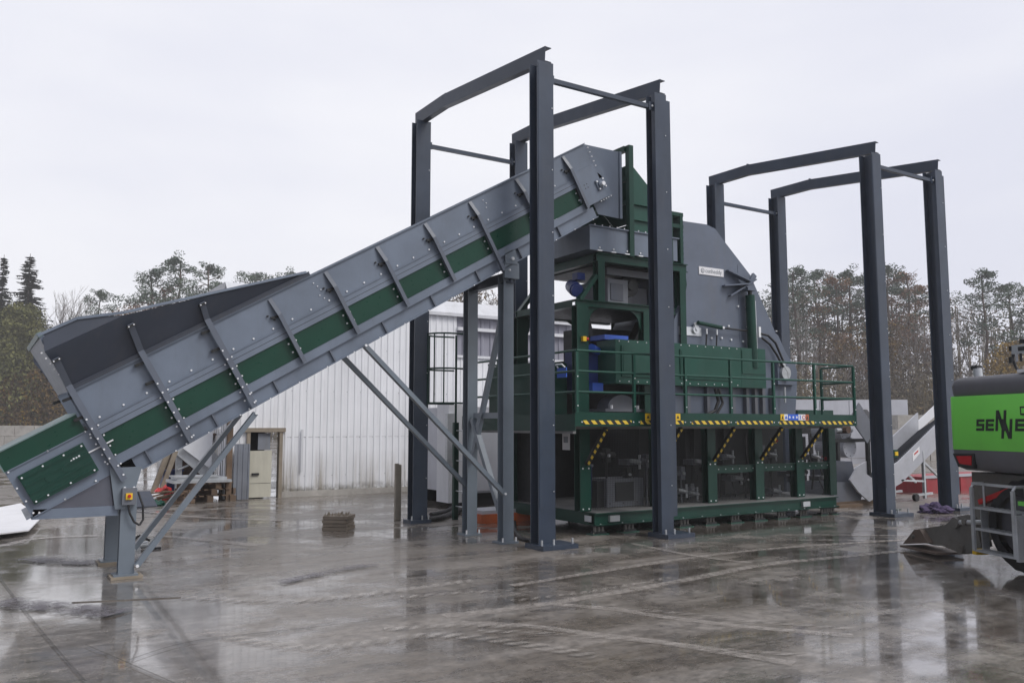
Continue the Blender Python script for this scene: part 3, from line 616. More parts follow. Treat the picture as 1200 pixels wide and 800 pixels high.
def railpost(x, y): 
    m = MB(); m.box(x-.022, x+.022, y-.022, y+.022, 1.79, H1-.02); m.bolt((x, y-.022, 2.05), (0, -1, 0), .012, .01); m.bolt((x, y-.022, 2.5), (0, -1, 0), .012, .01); m.build('rail_post', ['green_cabinet_paint', 'bolt_zinc'], mc)
for x in rx: railpost(x, YP+.03)
for z in Hs:
    m = MB(); m.tube((rx[0], YP+.03, z), (rx[-1], YP+.03, z), .019); m.tube((rx[-1], YP+.03, z), (rx[-1], YP+.78, z), .019); m.build('handrail', 'green_cabinet_paint', mc)
    m = MB(); m.tube((rx[0], YP+.03, z), (rx[0], 14.0, z), .019); m.build('handrail', 'green_cabinet_paint', mc)
railpost(rx[-1], YP+.78); railpost(rx[0], 11.6); railpost(rx[0], 12.8); railpost(rx[0], 14.0); railpost(8.55, 14.0)
for z in Hs: m = MB(); m.tube((rx[0]+.5, 14.0, z), (8.55, 14.0, z), .019); m.build('handrail', 'green_cabinet_paint', mc)
# ladder with cage at the back left corner
lx, ly = onY(540, 609, 13.9).x, 13.9
m = MB()
for y in (ly-.22, ly+.22): m.box(lx-.05, lx+.05, y-.035, y+.035, .001, 1.8)
k = .25
while k < 1.8: m.tube((lx, ly-.2, k), (lx, ly+.2, k), .013, m=1); k += .28
ld = m.build('ladder', ['green_frame_paint', 'zinc'], mc)
m = MB()
for y in (ly-.22, ly+.22): m.tube((lx, y, 1.8), (lx, y, 3.45), .022)
hoops = (2.15, 2.78, 3.42)
for z in hoops:
    pts = [(lx-.35-.36*math.cos(a), ly+.34*math.sin(a), z) for a in [rad(-90+180*i/12) for i in range(13)]]
    m.path([(lx, ly-.3, z)]+pts+[(lx, ly+.3, z)], .016)
for a in (-60, -30, 0, 30, 60):
    q = rad(a); m.tube((lx-.35-.36*math.cos(q), ly+.34*math.sin(q), hoops[0]), (lx-.35-.36*math.cos(q), ly+.34*math.sin(q), hoops[-1]), .013)
m.build('ladder_cage', 'green_frame_paint', ld)
# left cabinet, lockers with a folding grip
a = onY(641, 416, 11.6); b = onY(675, 487, 11.6)
m = MB(); m.box(8.0, 8.62, 11.9, 13.5, 1.80, 2.82); m.build('side_cabinet', 'green_frame_paint', mc)
p = onX(659, 438, 8.0); m = MB(); m.box(7.985, 7.999, p.y-.13, p.y+.13, p.z-.06, p.z+.1); m.path([(7.98, p.y-.1, p.z+.1), (7.93, p.y-.08, p.z+.15), (7.93, p.y+.08, p.z+.15), (7.98, p.y+.1, p.z+.1)], .014, m=1); m.build('cabinet_grip', ['blue_sign_paint', 'zinc'], mc)
# upper green frame
def gpost(u0, u1, v0, v1, Y, w=.16, name='post'):
    a = onY(u0, v0, Y); b = onY(u1, v1, Y); m = MB(); x0, x1 = a.x, b.x; dp = .16
    m.box(x0, x1, Y, Y+.012, b.z, a.z); m.box(x0, x1, Y+dp-.012, Y+dp, b.z, a.z); m.box((x0+x1)/2-.006, (x0+x1)/2+.006, Y+.012, Y+dp-.012, b.z, a.z)
    return m.build(name, 'green_frame_paint', mc)
YU = YS
def gb(u0, v0, u1, v1, Y, name='beam'):      # horizontal beam along X, top and bottom read at its left end
    a = onY(u0, v0, Y); zt, zb = a.z, onY(u0, v1, Y).z; x1 = onY(u1, v0, Y).x
    m = MB(); m.box(a.x, x1, Y, Y+.14, zt-.014, zt); m.box(a.x, x1, Y, Y+.14, zb, zb+.014); m.box(a.x, x1, Y+.05, Y+.062, zb+.014, zt-.014); m.build(name, 'green_frame_paint', mc); return a.x, x1, zb, zt
za = onY(672, 499, YU).z
for Y in (YU, 12.95):
    x0, x1 = onY(676, 352, YU).x, onY(686, 352, YU).x
    zt2 = onY(679, 350, YU).z; zb2 = onY(679, 358, YU).z; zt1 = onY(704, 296, YU).z; zb1_ = onY(704, 306, YU).z
    X2a, X2b = onY(754, 360, YU).x, onY(760, 360, YU).x; XE = onY(806, 312, YU).x; XP = onY(701, 300, YU).x
    for a, b, z0, z1 in ((x0, x1+.06, 1.79, zb2), (X2a, X2b+.06, 1.79, zb2), (XP, XP+.14, zt2, zb1_), (XE-.2, XE-.06, 2.4, zb1_)):
        m = MB(); m.box(a, b, Y, Y+.012, z0, z1); m.box(a, b, Y+.138, Y+.15, z0, z1); m.box((a+b)/2-.006, (a+b)/2+.006, Y+.012, Y+.138, z0, z1); m.build('frame_post', 'green_frame_paint', mc)
    for a, b, z0, z1 in ((x0, XE-.3, zb2, zt2), (XP, XE, zb1_, zt1)):
        m = MB(); m.box(a, b, Y, Y+.14, z1-.014, z1); m.box(a, b, Y, Y+.14, z0, z0+.014); m.box(a, b, Y+.04, Y+.052, z0+.014, z1-.014); m.build('frame_beam', 'green_frame_paint', mc)
    m = MB(); m.bar((x0+.1, Y+.07, zt2), (XP, Y+.07, onY(700, 322, YU).z), .07, .11, up=(0, 1, 0)); m.build('frame_brace', 'green_frame_paint', mc)
    for a, sg in ((x1+.06, 1), (X2a, -1)):
        m = MB(); pts = [(a, zb2), (a+sg*.28, zb2)]+[(a+sg*(.28-.22*math.sin(rad(q))), zb2-.22*(1-math.cos(rad(q)))-.02) for q in (15, 35, 55, 75, 90)]+[(a, zb2-.36)]
        m.prism(pts, 'y', Y+.05, Y+.062); m.build('gusset', 'green_frame_paint', mc)
    m = MB(); a = XE-.06; pts = [(a, zb1_), (a+.0, zb1_-.45), (a-.08, zb1_-.5), (a-.1, zb1_)]; m.prism([(XE-.05, zb1_), (XE-.05, zb1_-.1), (XE-.03, zb1_-.22), (XE-.059, zb1_-.34), (XE-.059, zb1_)], 'y', Y, Y+.14); m.build('corner_bracket', 'green_frame_paint', mc)
for x, z0, z1 in ((XP, zb1_, zt1), (x0, zb2, zt2), (XE-.14, zb1_, zt1)):
    m = MB(); m.box(x, x+.14, YU+.141, 12.949, z1-.014, z1); m.box(x, x+.14, YU+.141, 12.949, z0, z0+.014); m.box(x, x+.012, YU+.141, 12.949, z0+.014, z1-.014); m.build('frame_beam', 'green_frame_paint', mc)
m = MB(); m.box(x0+.1, XE-.3, YU+.2, 12.9, zb2+.02, zb2+.04); m.build('upper_deck', 'dark_steel', mc)
m = MB(); m.box(XP+.15, XE-.2, YU+.25, 12.9, zb1_-.02, zb1_+.02); m.build('top_deck', 'dark_steel', mc)
# things on the upper deck
a = onY(712, 326, YU+.35); b = onY(736, 354, YU+.35)
m = MB(); m.box(a.x, b.x, YU+.35, 12.4, zt2+.02, a.z); m.box(a.x+.06, b.x-.12, YU+.338, YU+.349, zt2+.1, a.z-.08, 1); m.box(a.x-.05, XE-.4, YU+.3, YU+.34, a.z+.06, a.z+.2); m.build('drive_housing', ['body_grey_paint', 'hopper_grey_paint'], mc)
a = onY(740, 340, 12.2); m = MB(); m.box(a.x, a.x+.6, 12.2, 12.6, zt2+.02, a.z+.05); m.build('white_box', 'container_white', mc)
a = onY(738, 335, 11.6); m = MB(); m.tube((a.x, 11.6, a.z), (a.x, 12.3, a.z), .2, n=16); m.tube((a.x, 11.55, a.z), (a.x, 11.6, a.z), .08, n=12); m.build('flywheel', ['dark_steel', 'zinc'], mc)
a = onX(677, 336, 8.55); m = MB(); m.tube((a.x-.18, a.y-.2, a.z-.1), (a.x+.1, a.y+.3, a.z+.06), .12, n=14); m.tube((a.x-.2, a.y-.25, a.z-.12), (a.x-.18, a.y-.2, a.z-.1), .1, n=12); m.box(a.x-.04, a.x+.12, a.y-.05, a.y+.1, a.z+.12, a.z+.24); m.build('blue_motor', 'blue_paint', mc)
# hopper box on top
Yh = YS; a = onY(691, 263, Yh); b = onY(691, 292, Yh)
m = MB(); x1h = XE-.25; m.box(a.x, x1h, Yh, Yh+.01, b.z, a.z); m.box(a.x, x1h, 12.9, 12.91, b.z, a.z); m.box(a.x, a.x+.01, Yh+.01, 12.9, b.z, a.z); m.box(x1h-.01, x1h, Yh+.01, 12.9, b.z, a.z); m.box(a.x-.03, x1h+.03, Yh-.03, Yh-.001, a.z-.02, a.z)
m.box(a.x, x1h, Yh+.01, 12.89, b.z, b.z+.01)
for k in range(10): m.bolt((a.x+.1+k*.16, Yh-.015, a.z), (0, 0, 1), .013, .025)
for k in range(5): m.bolt((a.x+.2+k*.3, Yh, b.z+.05), (0, -1, 0), .016, .02); m.box(a.x+.12+k*.3, a.x+.22+k*.3, Yh-.06, Yh-.031, b.z-.02, b.z, 1)
m.build('feed_chute', ['conveyor_grey_paint', 'bolt_zinc'], mc)
zch = a.z
# green hood above it
gx = [onY(u, v, YS-.02) for u, v in ((735, 170), (742, 168), (741, 304), (742, 190), (788, 247), (801, 250), (788, 306))]
m = MB(); m.bar((gx[0].x+.06, YS-.0, zt1), (gx[0].x+.06, YS-.0, gx[0].z), .1, .1, up=(0, 1, 0)); yb = onX(725, 178, gx[0].x).y
m.bar((gx[0].x+.02, YS+.05, gx[0].z-.05), (gx[0].x+.02, 12.8, gx[0].z-.05), .08, .1)
for z in (zch+.06, zch+.52, zch+.92): m.bar((gx[0].x+.03, YS+.05, z), (gx[0].x+.03, 12.8, z), .06, .07)
m.bar((gx[0].x+.03, 12.8, zt1), (gx[0].x+.03, 12.8, gx[0].z), .08, .08, up=(0, 1, 0)); m.build('hood_frame', 'green_frame_paint', mc)
m = MB(); hs = [(gx[3].x+.03, gx[3].z), (gx[4].x, gx[4].z), (gx[4].x, zch+.02), (gx[3].x+.03, zch+.02)]
for y in (YS+.08, 12.75): m.prism(hs, 'y', y, y+.01)
m.add([(hs[0][0], YS+.091, hs[0][1]), (hs[0][0], 12.749, hs[0][1]), (hs[1][0], 12.749, hs[1][1]), (hs[1][0], YS+.091, hs[1][1])], [(0, 1, 2, 3)])
m.box(hs[0][0], hs[1][0], YS+.03, YS+.079, zch+.5, zch+.56); m.box(hs[0][0], hs[1][0], YS+.03, YS+.079, zch+.22, zch+.28)
m.build('hood_panel', 'green_cabinet_paint', mc)
m = MB(); xr = gx[5].x
for x in (gx[4].x-.03, xr-.05): m.bar((x, YS+.02, zt1), (x, YS+.02, gx[5].z), .07, .07, up=(0, 1, 0))
for z in (gx[5].z-.03, gx[5].z-.25): m.bar((gx[4].x-.03, YS+.02, z), (xr, YS+.02, z), .06, .07); m.bar((xr-.04, YS+.05, z), (xr-.04, 12.8, z), .06, .07)
m.box(xr-.03, xr, YS+.06, 12.8, zt1, gx[5].z-.05)
for k in range(9): m.bolt((xr+.02, YS+.04, zt1+.1+k*.1), (1, 0, 0), .013, .02)
m.build('hood_frame', ['green_frame_paint', 'dark_steel'], mc)
# big grey shredder housing
YG = YS+.06
out = [(800, 259), (828, 263), (838, 268), (849, 283), (879, 322), (909, 390), (912, 393), (920, 411), (927, 423), (934, 433), (934, 451), (932, 487), (790, 487), (790, 374), (802, 348)]
hp = [onY(u, v, YG) for u, v in out]
m = MB(); m.prism([(p.x, p.z) for p in hp], 'y', YG, YG+.02); m.prism([(p.x, p.z) for p in hp], 'y', 12.9, 12.92)
n = len(hp)
for i in range(n):
    a, b = hp[i], hp[(i+1) % n]
    if i in (11,): continue
    m.add([(a.x, YG+.021, a.z), (b.x, YG+.021, b.z), (b.x, 12.899, b.z), (a.x, 12.899, a.z)], [(0, 1, 2, 3)])
for u, v in ((864, 359), (874, 360), (853, 382), (875, 383), (833, 396), (845, 396), (856, 398), (870, 400)):
    p = onY(u, v, YG); m.bolt(p, (0, -1, 0), .022, .03)
a = onY(864, 300, YG); m.box(a.x, a.x+.012, YG-.006, YG-.001, onY(864, 400, YG).z, onY(864, 310, YG).z)
for u, v in ((909, 388), (880, 323)): m.bolt(onY(u, v, YG), (0, -1, 0), .015, .03)
m.build('shredder_housing', ['housing_grey_paint', 'bolt_zinc'], mc)
a = onY(818.5, 312, YG); b = onY(847.5, 323, YG); c = onY(818.5, 321, YG)
m = MB(); m.box(a.x, b.x, YG-.014, YG-.001, c.z, a.z); sg = m.build('sign', 'sign_white', mc)
zc = (a.z+c.z)/2
m = MB(); m.tube((a.x+.09, YG-.0145, zc), (a.x+.09, YG-.018, zc), .045, n=16); m.tube((a.x+.09, YG-.0181, zc), (a.x+.09, YG-.020, zc), .030, n=14, m=1); m.tube((a.x+.09, YG-.0201, zc), (a.x+.09, YG-.023, zc), .014, n=8)
m.build('emblem', ['lettering_grey', 'sign_white'], sg)
text('cunheddy', .11, .001, 'lettering_grey', 'lettering', sg, FACE(a.x+.155, YG-.0165, zc-.03))
# swing arm mount and cylinder
m = MB(); k1 = onY(882, 325, YG-.12); 
q = onY(880, 335, YG-.2)
for u0, v0, u1, v1 in ((851, 317, 878, 330), (847, 335, 876, 333), (854, 347, 884, 328)):
    p0 = onY(u0, v0, YG-.02); p1 = onY(u1, v1, YG-.14); m.bar(p0, p1, .16, .025, up=(0, 0, 1))
p0 = onY(884, 322, YG-.14); p1 = onY(876, 338, YG-.14); m.bar(p0, p1, .1, .05, up=(0, 1, 0)); p = onY(878, 340, YG-.14); m.box(p.x-.1, p.x+.12, YG-.2, YG-.05, p.z-.01, p.z+.02)
m.build('arm_bracket', 'housing_grey_paint', mc)
p0 = onY(879, 346, YG-.13); p1 = onY(880, 412, YG-.13); m = MB(); m.tube((p0.x, p0.y, p0.z), (p0.x+.03, p0.y, p1.z-.3), .09, n=18); m.tube((p0.x, p0.y, p0.z), (p0.x, p0.y, p0.z+.12), .04, m=2); m.tube((p0.x+.11, p0.y-.02, p0.z-.1), (p0.x+.13, p0.y-.02, p1.z), .012, m=1)
m.build('hydraulic_cylinder', ['green_frame_paint', 'zinc', 'dark_steel'], mc)
# latch and small cylinder, hoses
m = MB(); a = onY(795, 382, YG); b = onY(821, 394, YG); m.box(a.x, b.x, YG-.02, YG-.001, b.z, a.z); p = onY(816, 386, YG-.05); m.tube((p.x, YG-.06, p.z), (p.x, YG-.021, p.z), .08, n=14); p2 = onY(814, 378, YG-.05); m.bar((p.x, YG-.05, p.z), (p2.x, YG-.05, p2.z), .06, .04, up=(0, 1, 0)); m.bolt((p.x, YG-.06, p.z), (0, -1, 0), .03, .02)
m.build('latch_plate', 'zinc', mc)
a = onY(818, 378, YG-.1); b = onY(846, 384, YG-.1); m = MB(); m.tube(a, b, .038, n=12); m.tube(b, onY(878, 388, YG-.1), .016, m=2); m.bolt(b+Vector((0, -.02, 0)), (0, -1, 0), .03, .03)
m.build('latch_cylinder', ['green_frame_paint', 'bolt_zinc', 'black_rubber'], mc)
for u, v in ((828, 385), (840, 386)):
    a = onY(u, v, YG-.1); m = MB(); m.tube(a, a+Vector((0, 0, -.1)), .016, m=1); m.path([a+Vector((0, 0, -.1)), a+Vector((-.02, 0, -.3)), a+Vector((-.03, .03, -.6))], .014); m.build('hose', ['black_rubber', 'bolt_zinc'], mc)
m = MB(); a = onY(890, 386, YG-.08); m.box(a.x-.04, a.x+.02, YG-.1, YG-.02, a.z-.15, a.z+.05, 1)
for v0, pts in ((0, ((892, 391), (900, 393), (909, 402), (914, 414), (921, 430), (924, 441))), (1, ((893, 396), (902, 403), (910, 415), (917, 428), (922, 436), (923, 446)))):
    m.path([onY(u, v, YG-.1-.04*v0) for u, v in pts], .022)
m.build('hose', ['black_rubber', 'bolt_zinc'], mc)
# end block of the housing
a = onY(912, 423, YG-.12); b = onY(934, 451, YG-.12); m = MB(); m.box(a.x, b.x, YG-.1, YG-.001, b.z, a.z); m.tube((a.x+.18, YG-.16, (a.z+b.z)/2), (a.x+.18, YG-.1, (a.z+b.z)/2), .13, n=16, m=1); m.box(a.x+.02, a.x+.22, YG-.12, YG-.1001, a.z-.09, a.z-.01, 1)
m.tube((a.x+.18, YG-.1, b.z-.05), (a.x+.18, YG-.1, b.z-.35), .022, m=1); m.build('bearing_block', ['housing_grey_paint', 'galvanised_steel'], mc)
# green cabinets
YC = YS-.12
a = onY(721, 397, YC); b = onY(898, 456, YC); zc0, zc1 = onY(721, 449, YC).z, a.z
xs_ = [a.x, onY(868, 408, YC).x, b.x]
m = MB(); m.box(xs_[0], xs_[1], YC, YC+.5, zc0, zc1)
for x0_, x1_ in ((xs_[0]+.12, xs_[0]+1.15), (xs_[0]+1.45, xs_[1]-.25)):
    m.box(x0_, x1_, YC-.02, YC-.001, zc0+.12, zc1-.1); m.box(x0_+.03, x1_-.03, YC-.026, YC-.0201, zc0+.15, zc1-.13)
k = xs_[0]+.08
while k < xs_[1]: m.bolt((k, YC, zc1-.03), (0, -1, 0), .012, .012); m.bolt((k, YC, zc0+.04), (0, -1, 0), .012, .012); k += .2
m.build('equipment_cabinet', ['green_cabinet_paint', 'bolt_zinc'], mc)
m = MB(); m.box(xs_[1]+.005, xs_[2], YC, YC+.5, zc0, zc1); m.box(xs_[1]+.02, xs_[2]-.02, YC-.012, YC-.001, zc0+.26, zc0+.3); m.box(xs_[1]+.02, xs_[1]+.05, YC-.012, YC-.001, zc0+.301, zc1-.05)
m.build('end_cabinet', 'green_cabinet_paint', mc)
a = onY(707, 393, YC+.3); b = onY(737, 393, YC+.3); m = MB(); m.box(a.x-.05, b.x-.1, YC+.2, YC+.6, zc1+.01, zc1+.09); m.build('blue_cover', 'bright_blue_paint', mc)
m = MB(); xb = onY(688, 430, YC+.45).x; m.box(xb, xs_[0]-.02, YC+.45, YC+1.1, 2.3, zc1-.15); m.tube((xb-.02, YC+.3, zc1-.14), (xb+.3, YC+.5, zc1-.18), .07, n=12, m=1); m.box(xb, xs_[0]-.03, YC+.3, YC+.449, 2.3, 2.46, 1); m.build('blue_hydraulic_unit', ['blue_paint', 'bright_blue_paint'], mc)
# lower body behind the rails, gearbox, hoses
a = onY(800, 456, YG-.01); m = MB()
for u in (805, 828, 858, 874, 884, 893, 904): 
    x = onY(u, 470, YG-.06).x; m = MB(); m.box(x, x+.07, YG-.08, YG-.001, 1.8, zc0+.02); m.build('housing_rib', 'body_grey_paint', mc)
m = MB(); m.path([onY(u, v, YG-.16) for u, v in ((838, 455), (842, 470), (838, 481), (826, 487), (800, 490))], .03); m.path([onY(u, v, YG-.2) for u, v in ((842, 455), (847, 472), (840, 485), (822, 491), (800, 493))], .024); m.build('hose', 'black_rubber', mc)
p = onY(725, 479, 11.4); m = MB(); pts = [(p.x+.32*math.cos(rad(q)), p.z+.24*math.sin(rad(q))) for q in range(0, 181, 15)]; m.prism(pts, 'y', 11.3, 11.6); m.box(p.x-.45, p.x+.42, 11.2, 11.65, p.z-.05, p.z-.001); m.box(p.x-.38, p.x+.34, 11.3, 11.6, 1.8, p.z-.051, 1)
for q in (-.28, .3): m.bolt((p.x+q, 11.25, p.z), (0, 0, 1), .03, .06, 2)
m.build('gearbox', ['body_grey_paint', 'dark_steel', 'bolt_zinc'], mc)
m = MB(); m.box(8.9, 10.3, 12.0, 12.8, 1.8, 2.9); m.box(9.2, 10.3, 12.1, 12.8, 2.9, 3.5); m.build('shredder_body', 'dark_steel', mc)
for sx in (8.95, 9.65):
    m = MB(); m.bar((sx+.1, 11.7, 2.9), (sx+.5*(1 if sx > 9 else -.2), 11.7, 3.6), .1, .2, up=(0, 1, 0)); m.build('chute_strut', 'dark_steel', mc)
# walkway notices
def notice(u, v, w, h, Y, col, name='notice_plate'):
    p = onY(u, v, Y); m = MB(); m.box(p.x-w/2, p.x+w/2, Y-.006, Y-.0005, p.z-h/2, p.z+h/2); return m.build(name, col, mc)
YT = YP-.012
p0 = onY(930, 489.5, YT); sgn = MB(); X0 = onY(914.5, 489, YT).x; X1 = onY(947.5, 489, YT).x; zs = 1.895
cols = ['yellow_paint', 'sign_white', 'blue_sign_paint', 'blue_sign_paint', 'blue_sign_paint', 'sign_white', 'sign_white', 'orange_paint']
w = (X1-X0)/8
m = MB()
for i in range(8): m.box(X0+i*w, X0+(i+1)*w-.002, YT-.008, YT-.0005, zs-.055, zs+.055, i)
for i in (2, 3, 4): m.tube((X0+(i+.5)*w, YT-.0081, zs), (X0+(i+.5)*w, YT-.011, zs), .022, n=10, m=1)
m.tube((X0+6.5*w, YT-.0081, zs), (X0+6.5*w, YT-.011, zs), .04, n=14, m=8); m.tube((X0+6.5*w, YT-.0111, zs), (X0+6.5*w, YT-.013, zs), .026, n=12, m=1)
m.prism([(X0+.2*w, zs-.035), (X0+.8*w, zs-.035), (X0+.5*w, zs+.035)], 'y', YT-.011, YT-.0081, 9)
m.prism([(X0+7.2*w, zs-.035), (X0+7.8*w, zs-.035), (X0+7.5*w, zs+.035)], 'y', YT-.011, YT-.0081, 9)
m.prism([(X0+1.1*w, zs-.03), (X0+1.9*w, zs-.03), (X0+1.5*w, zs+.035)], 'y', YT-.011, YT-.0081, 2)
m.box(X0+5.4*w, X0+5.6*w, YT-.011, YT-.0081, zs-.04, zs+.04, 2)
m.build('safety_notice', cols+['red_paint', 'lettering_dark'], mc)
for u in (759, 794):
    p = onY(u, 488, YT); m = MB(); m.box(p.x-.055, p.x+.055, YT-.008, YT-.0005, 1.83, 1.94); m.prism([(p.x-.03, 1.86), (p.x+.03, 1.86), (p.x, 1.915)], 'y', YT-.011, YT-.0081, 1); m.build('warning_plate', ['yellow_paint', 'lettering_dark'], mc)
p = onY(684, 397, YU-.02); m = MB(); m.box(p.x-.04, p.x+.03, YU-.06, YU-.001, p.z-.04, p.z+.04); m.tube((p.x+.04, YU-.03, p.z), (p.x+.08, YU-.03, p.z), .03, m=1); m.build('emergency_stop', ['yellow_paint', 'red_paint'], mc)
# post at the right end
# ------------------------------------------------------------------ equipment at the right end of the machine
r = root('discharge_chute', (16.3, 12.0, 0), 'dark grey hooded chute on the ground at the right end of the green machine', 'chute')
Y = 11.9; P = [onY(u, v, Y) for u, v in ((978, 565), (1003, 565), (1011, 577), (1008, 590), (994, 595), (976, 592))]
m = MB(); m.prism([(p.x, max(p.z, .04)) for p in P], 'y', Y, Y+.8); m.build('body', 'body_grey_paint', r)
m = MB(); p = onY(980, 541, Y+.1); q = onY(1004, 567, Y+.1); m.prism([(p.x, p.z), (p.x+.55, p.z), (q.x, q.z), (p.x, q.z)], 'y', Y+.1, Y+.8); m.build('upper_duct', 'hopper_grey_paint', r)
r = root('drum_separator', (17.2, 12.9, 0), 'grey drum unit with two round drums behind the right end of the walkway', 'machine')
Y = 12.6; m = MB(); 
for u, v, rr in ((996, 524, .24), (991, 505, .22)):
    p = onY(u, v, Y); m.tube((p.x, Y, p.z), (p.x, Y+.8, p.z), rr, n=24)
    for k in range(8): m.bolt((p.x+rr*.8*math.cos(k*.785), Y, p.z+rr*.8*math.sin(k*.785)), (0, -1, 0), .012, .01)
m.build('drum', ['silver_conveyor_paint', 'dark_steel'], r)
p = onY(990, 503, Y-.2); m = MB(); m.tube((p.x, Y-.3, p.z), (p.x, Y, p.z), .09, n=12); m.tube((p.x-.25, Y-.15, p.z-.02), (p.x+.3, Y-.15, p.z-.02), .05, n=10, m=1); m.build('drive_shaft', ['rust_brown', 'galvanised_steel'], r)
m = MB(); a = onY(978, 512, Y-.1); b = onY(1020, 516, Y-.1); m.box(a.x, b.x, Y-.1, Y-.02, a.z-.12, a.z-.04); 
for x in (a.x+.1, b.x-.1): m.box(x, x+.08, Y-.1, Y-.02, 0.001, a.z-.121); m.box(x, x+.08, Y+.85, Y+.93, .001, a.z)
m.build('frame', 'dark_steel', r)
m = MB(); a = onY(1001, 481, Y-.3); b = onY(1021, 510, Y-.3); m.bar(a, b, .5, .03, up=(0, 1, 0)); m.bar(a+Vector((.02, -.27, .03)), a*.6+b*.4+Vector((.02, -.27, .03)), .01, .12, 1, up=(0, 1, 0)); m.build('slanted_cover', ['body_grey_paint', 'sign_white'], r)
m = MB(); a = onY(935, 480, 14.2); b = onY(977, 497, 14.2); m.box(a.x, b.x, 14.2, 15.0, a.z-.18, a.z); m.box(a.x+.2, b.x-.4, 14.19, 14.1999, a.z-.34, a.z-.2, 1); m.box(a.x, b.x, 14.25, 15.0, a.z-.6, a.z-.181, 2)
for x in (a.x+.1, b.x-.15): m.box(x, x+.08, 14.3, 14.38, .001, a.z-.6, 2); m.box(x, x+.08, 14.8, 14.88, .001, a.z-.6, 2)
tag(m.build('green_canopy', ['green_frame_paint', 'sign_white', 'dark_steel']), 'dark green canopied box with white strip behind the right railing', 'equipment')
# green stand post with a yellow switch
pg = onG(1046, 597); r = root('switch_post', pg, 'thin green post with yellow switch right of the far frame column', 'post')
m = MB(); m.box(pg.x-.05, pg.x+.05, pg.y-.04, pg.y+.04, .012, 2.1); m.box(pg.x-.12, pg.x+.16, pg.y-.1, pg.y+.1, .001, .012); m.build('post', 'green_frame_paint', r)
m = MB(); m.box(pg.x-.02, pg.x+.12, pg.y-.1, pg.y-.041, 1.08, 1.24); m.box(pg.x+.0, pg.x+.1, pg.y-.12, pg.y-.1001, 1.12, 1.20, 1); m.build('switch', ['green_cabinet_paint', 'yellow_paint'], r)
# silver discharge conveyor
Y = 11.75; r = root('discharge_conveyor', (16.8, 12.1, 0), 'pale silver discharge conveyor with black cleated belt rising to the right', 'conveyor')
def onP(u, v): q = onY(u, v, Y); return (q.x, q.z)
A = onP(1024, 592); B = onP(1056, 566); C_ = onP(1099, 524); D_ = onP(1098, 496.5); E_ = onP(1053, 541); F_ = onP(1022, 560)
dx, dz = C_[0]-B[0], C_[1]-B[1]; ext = .35
C2 = (C_[0]+dx*ext, C_[1]+dz*ext); D2 = (D_[0]+dx*ext, D_[1]+dz*ext)
lowp = [(A[0]-.15, max(A[1], .08)), B, C2, D2, E_, F_, onP(1005, 547), onP(996, 562), onP(1006, 576)]
m = MB(); m.prism(lowp, 'y', Y, Y+.04); m.prism(lowp, 'y', Y+.8, Y+.84); m.build('side_frame', 'silver_conveyor_paint', r)
Cb = MB(); YG2 = Y+.86
n0, n1 = Vector((F_[0], Y+.05, E_[1]+(D_[1]-E_[1])/(D_[0]-E_[0])*(F_[0]-E_[0])-.03)), Vector((D2[0], Y+.05, D2[1]-.03))
q0, q1 = onY(1053, 526, YG2), onY(1097, 486.5, YG2); t0, t1 = onY(1052.5, 516, YG2), onY(1097, 474, YG2)
def ln(a, b, x): t = (x-a.x)/(b.x-a.x); return a.z+(b.z-a.z)*t
bx0_, bx1_ = n0.x, n1.x
bq0 = Vector((bx0_, YG2-.02, ln(q0, q1, bx0_)+.03)); bq1 = Vector((bx1_, YG2-.02, ln(q0, q1, bx1_)+.03))
Cb.add([n0, n1, bq1, bq0], [(0, 1, 2, 3)])
for k in range(46):
    t = k/46; Cb.bar(n0.lerp(n1, t)+Vector((0, .02, .02)), bq0.lerp(bq1, t)+Vector((0, -.02, .0)), .02, .05)
Cb.build('cleated_belt', 'belt_grey', r)
be_ = onY(1118, 455, YG2).x
m = MB(); m.prism([(bx0_-.1, ln(q0, q1, bx0_-.1)), (be_, ln(q0, q1, be_)), (be_, ln(t0, t1, be_)), (bx0_-.1, ln(t0, t1, bx0_-.1))], 'y', YG2, YG2+.04); m.build('back_guard', 'white_paint', r)
p = onP(1074, 530); m = MB(); m.prism([(p[0]-.16, p[1]-.02), (p[0]+.12, p[1]+.14), (p[0]+.12, p[1]-.02), (p[0]-.16, p[1]-.2)], 'y', Y-.006, Y-.001); m.prism([(p[0]-.1, p[1]-.02), (p[0]+.06, p[1]+.06), (p[0]+.06, p[1]+.02), (p[0]-.1, p[1]-.06)], 'y', Y-.01, Y-.0061, 1); m.build('emblem_sticker', ['sign_white', 'red_paint'], r)
m = MB()
for y in (Y+.02, Y+.8):
    q = onP(1085, 590); x = q[0]; m.bar((x, y, .05), (x, y, 1.15), .06, .06, up=(0, 1, 0)); m.bar((x, y, .9), (x+.9, y, .35), .05, .05, up=(0, 1, 0)); m.bar((x, y, .45), (x-.9, y, .5), .04, .04, up=(0, 1, 0)); m.tube((x-.35, y-.04, .09), (x-.35, y+.04, .09), .085, n=14, m=1); m.bar((x-.4, y, .14), (x+.3, y, .16), .05, .05, up=(0, 1, 0))
m.build('support_legs', ['galvanised_steel', 'black_rubber'], r)
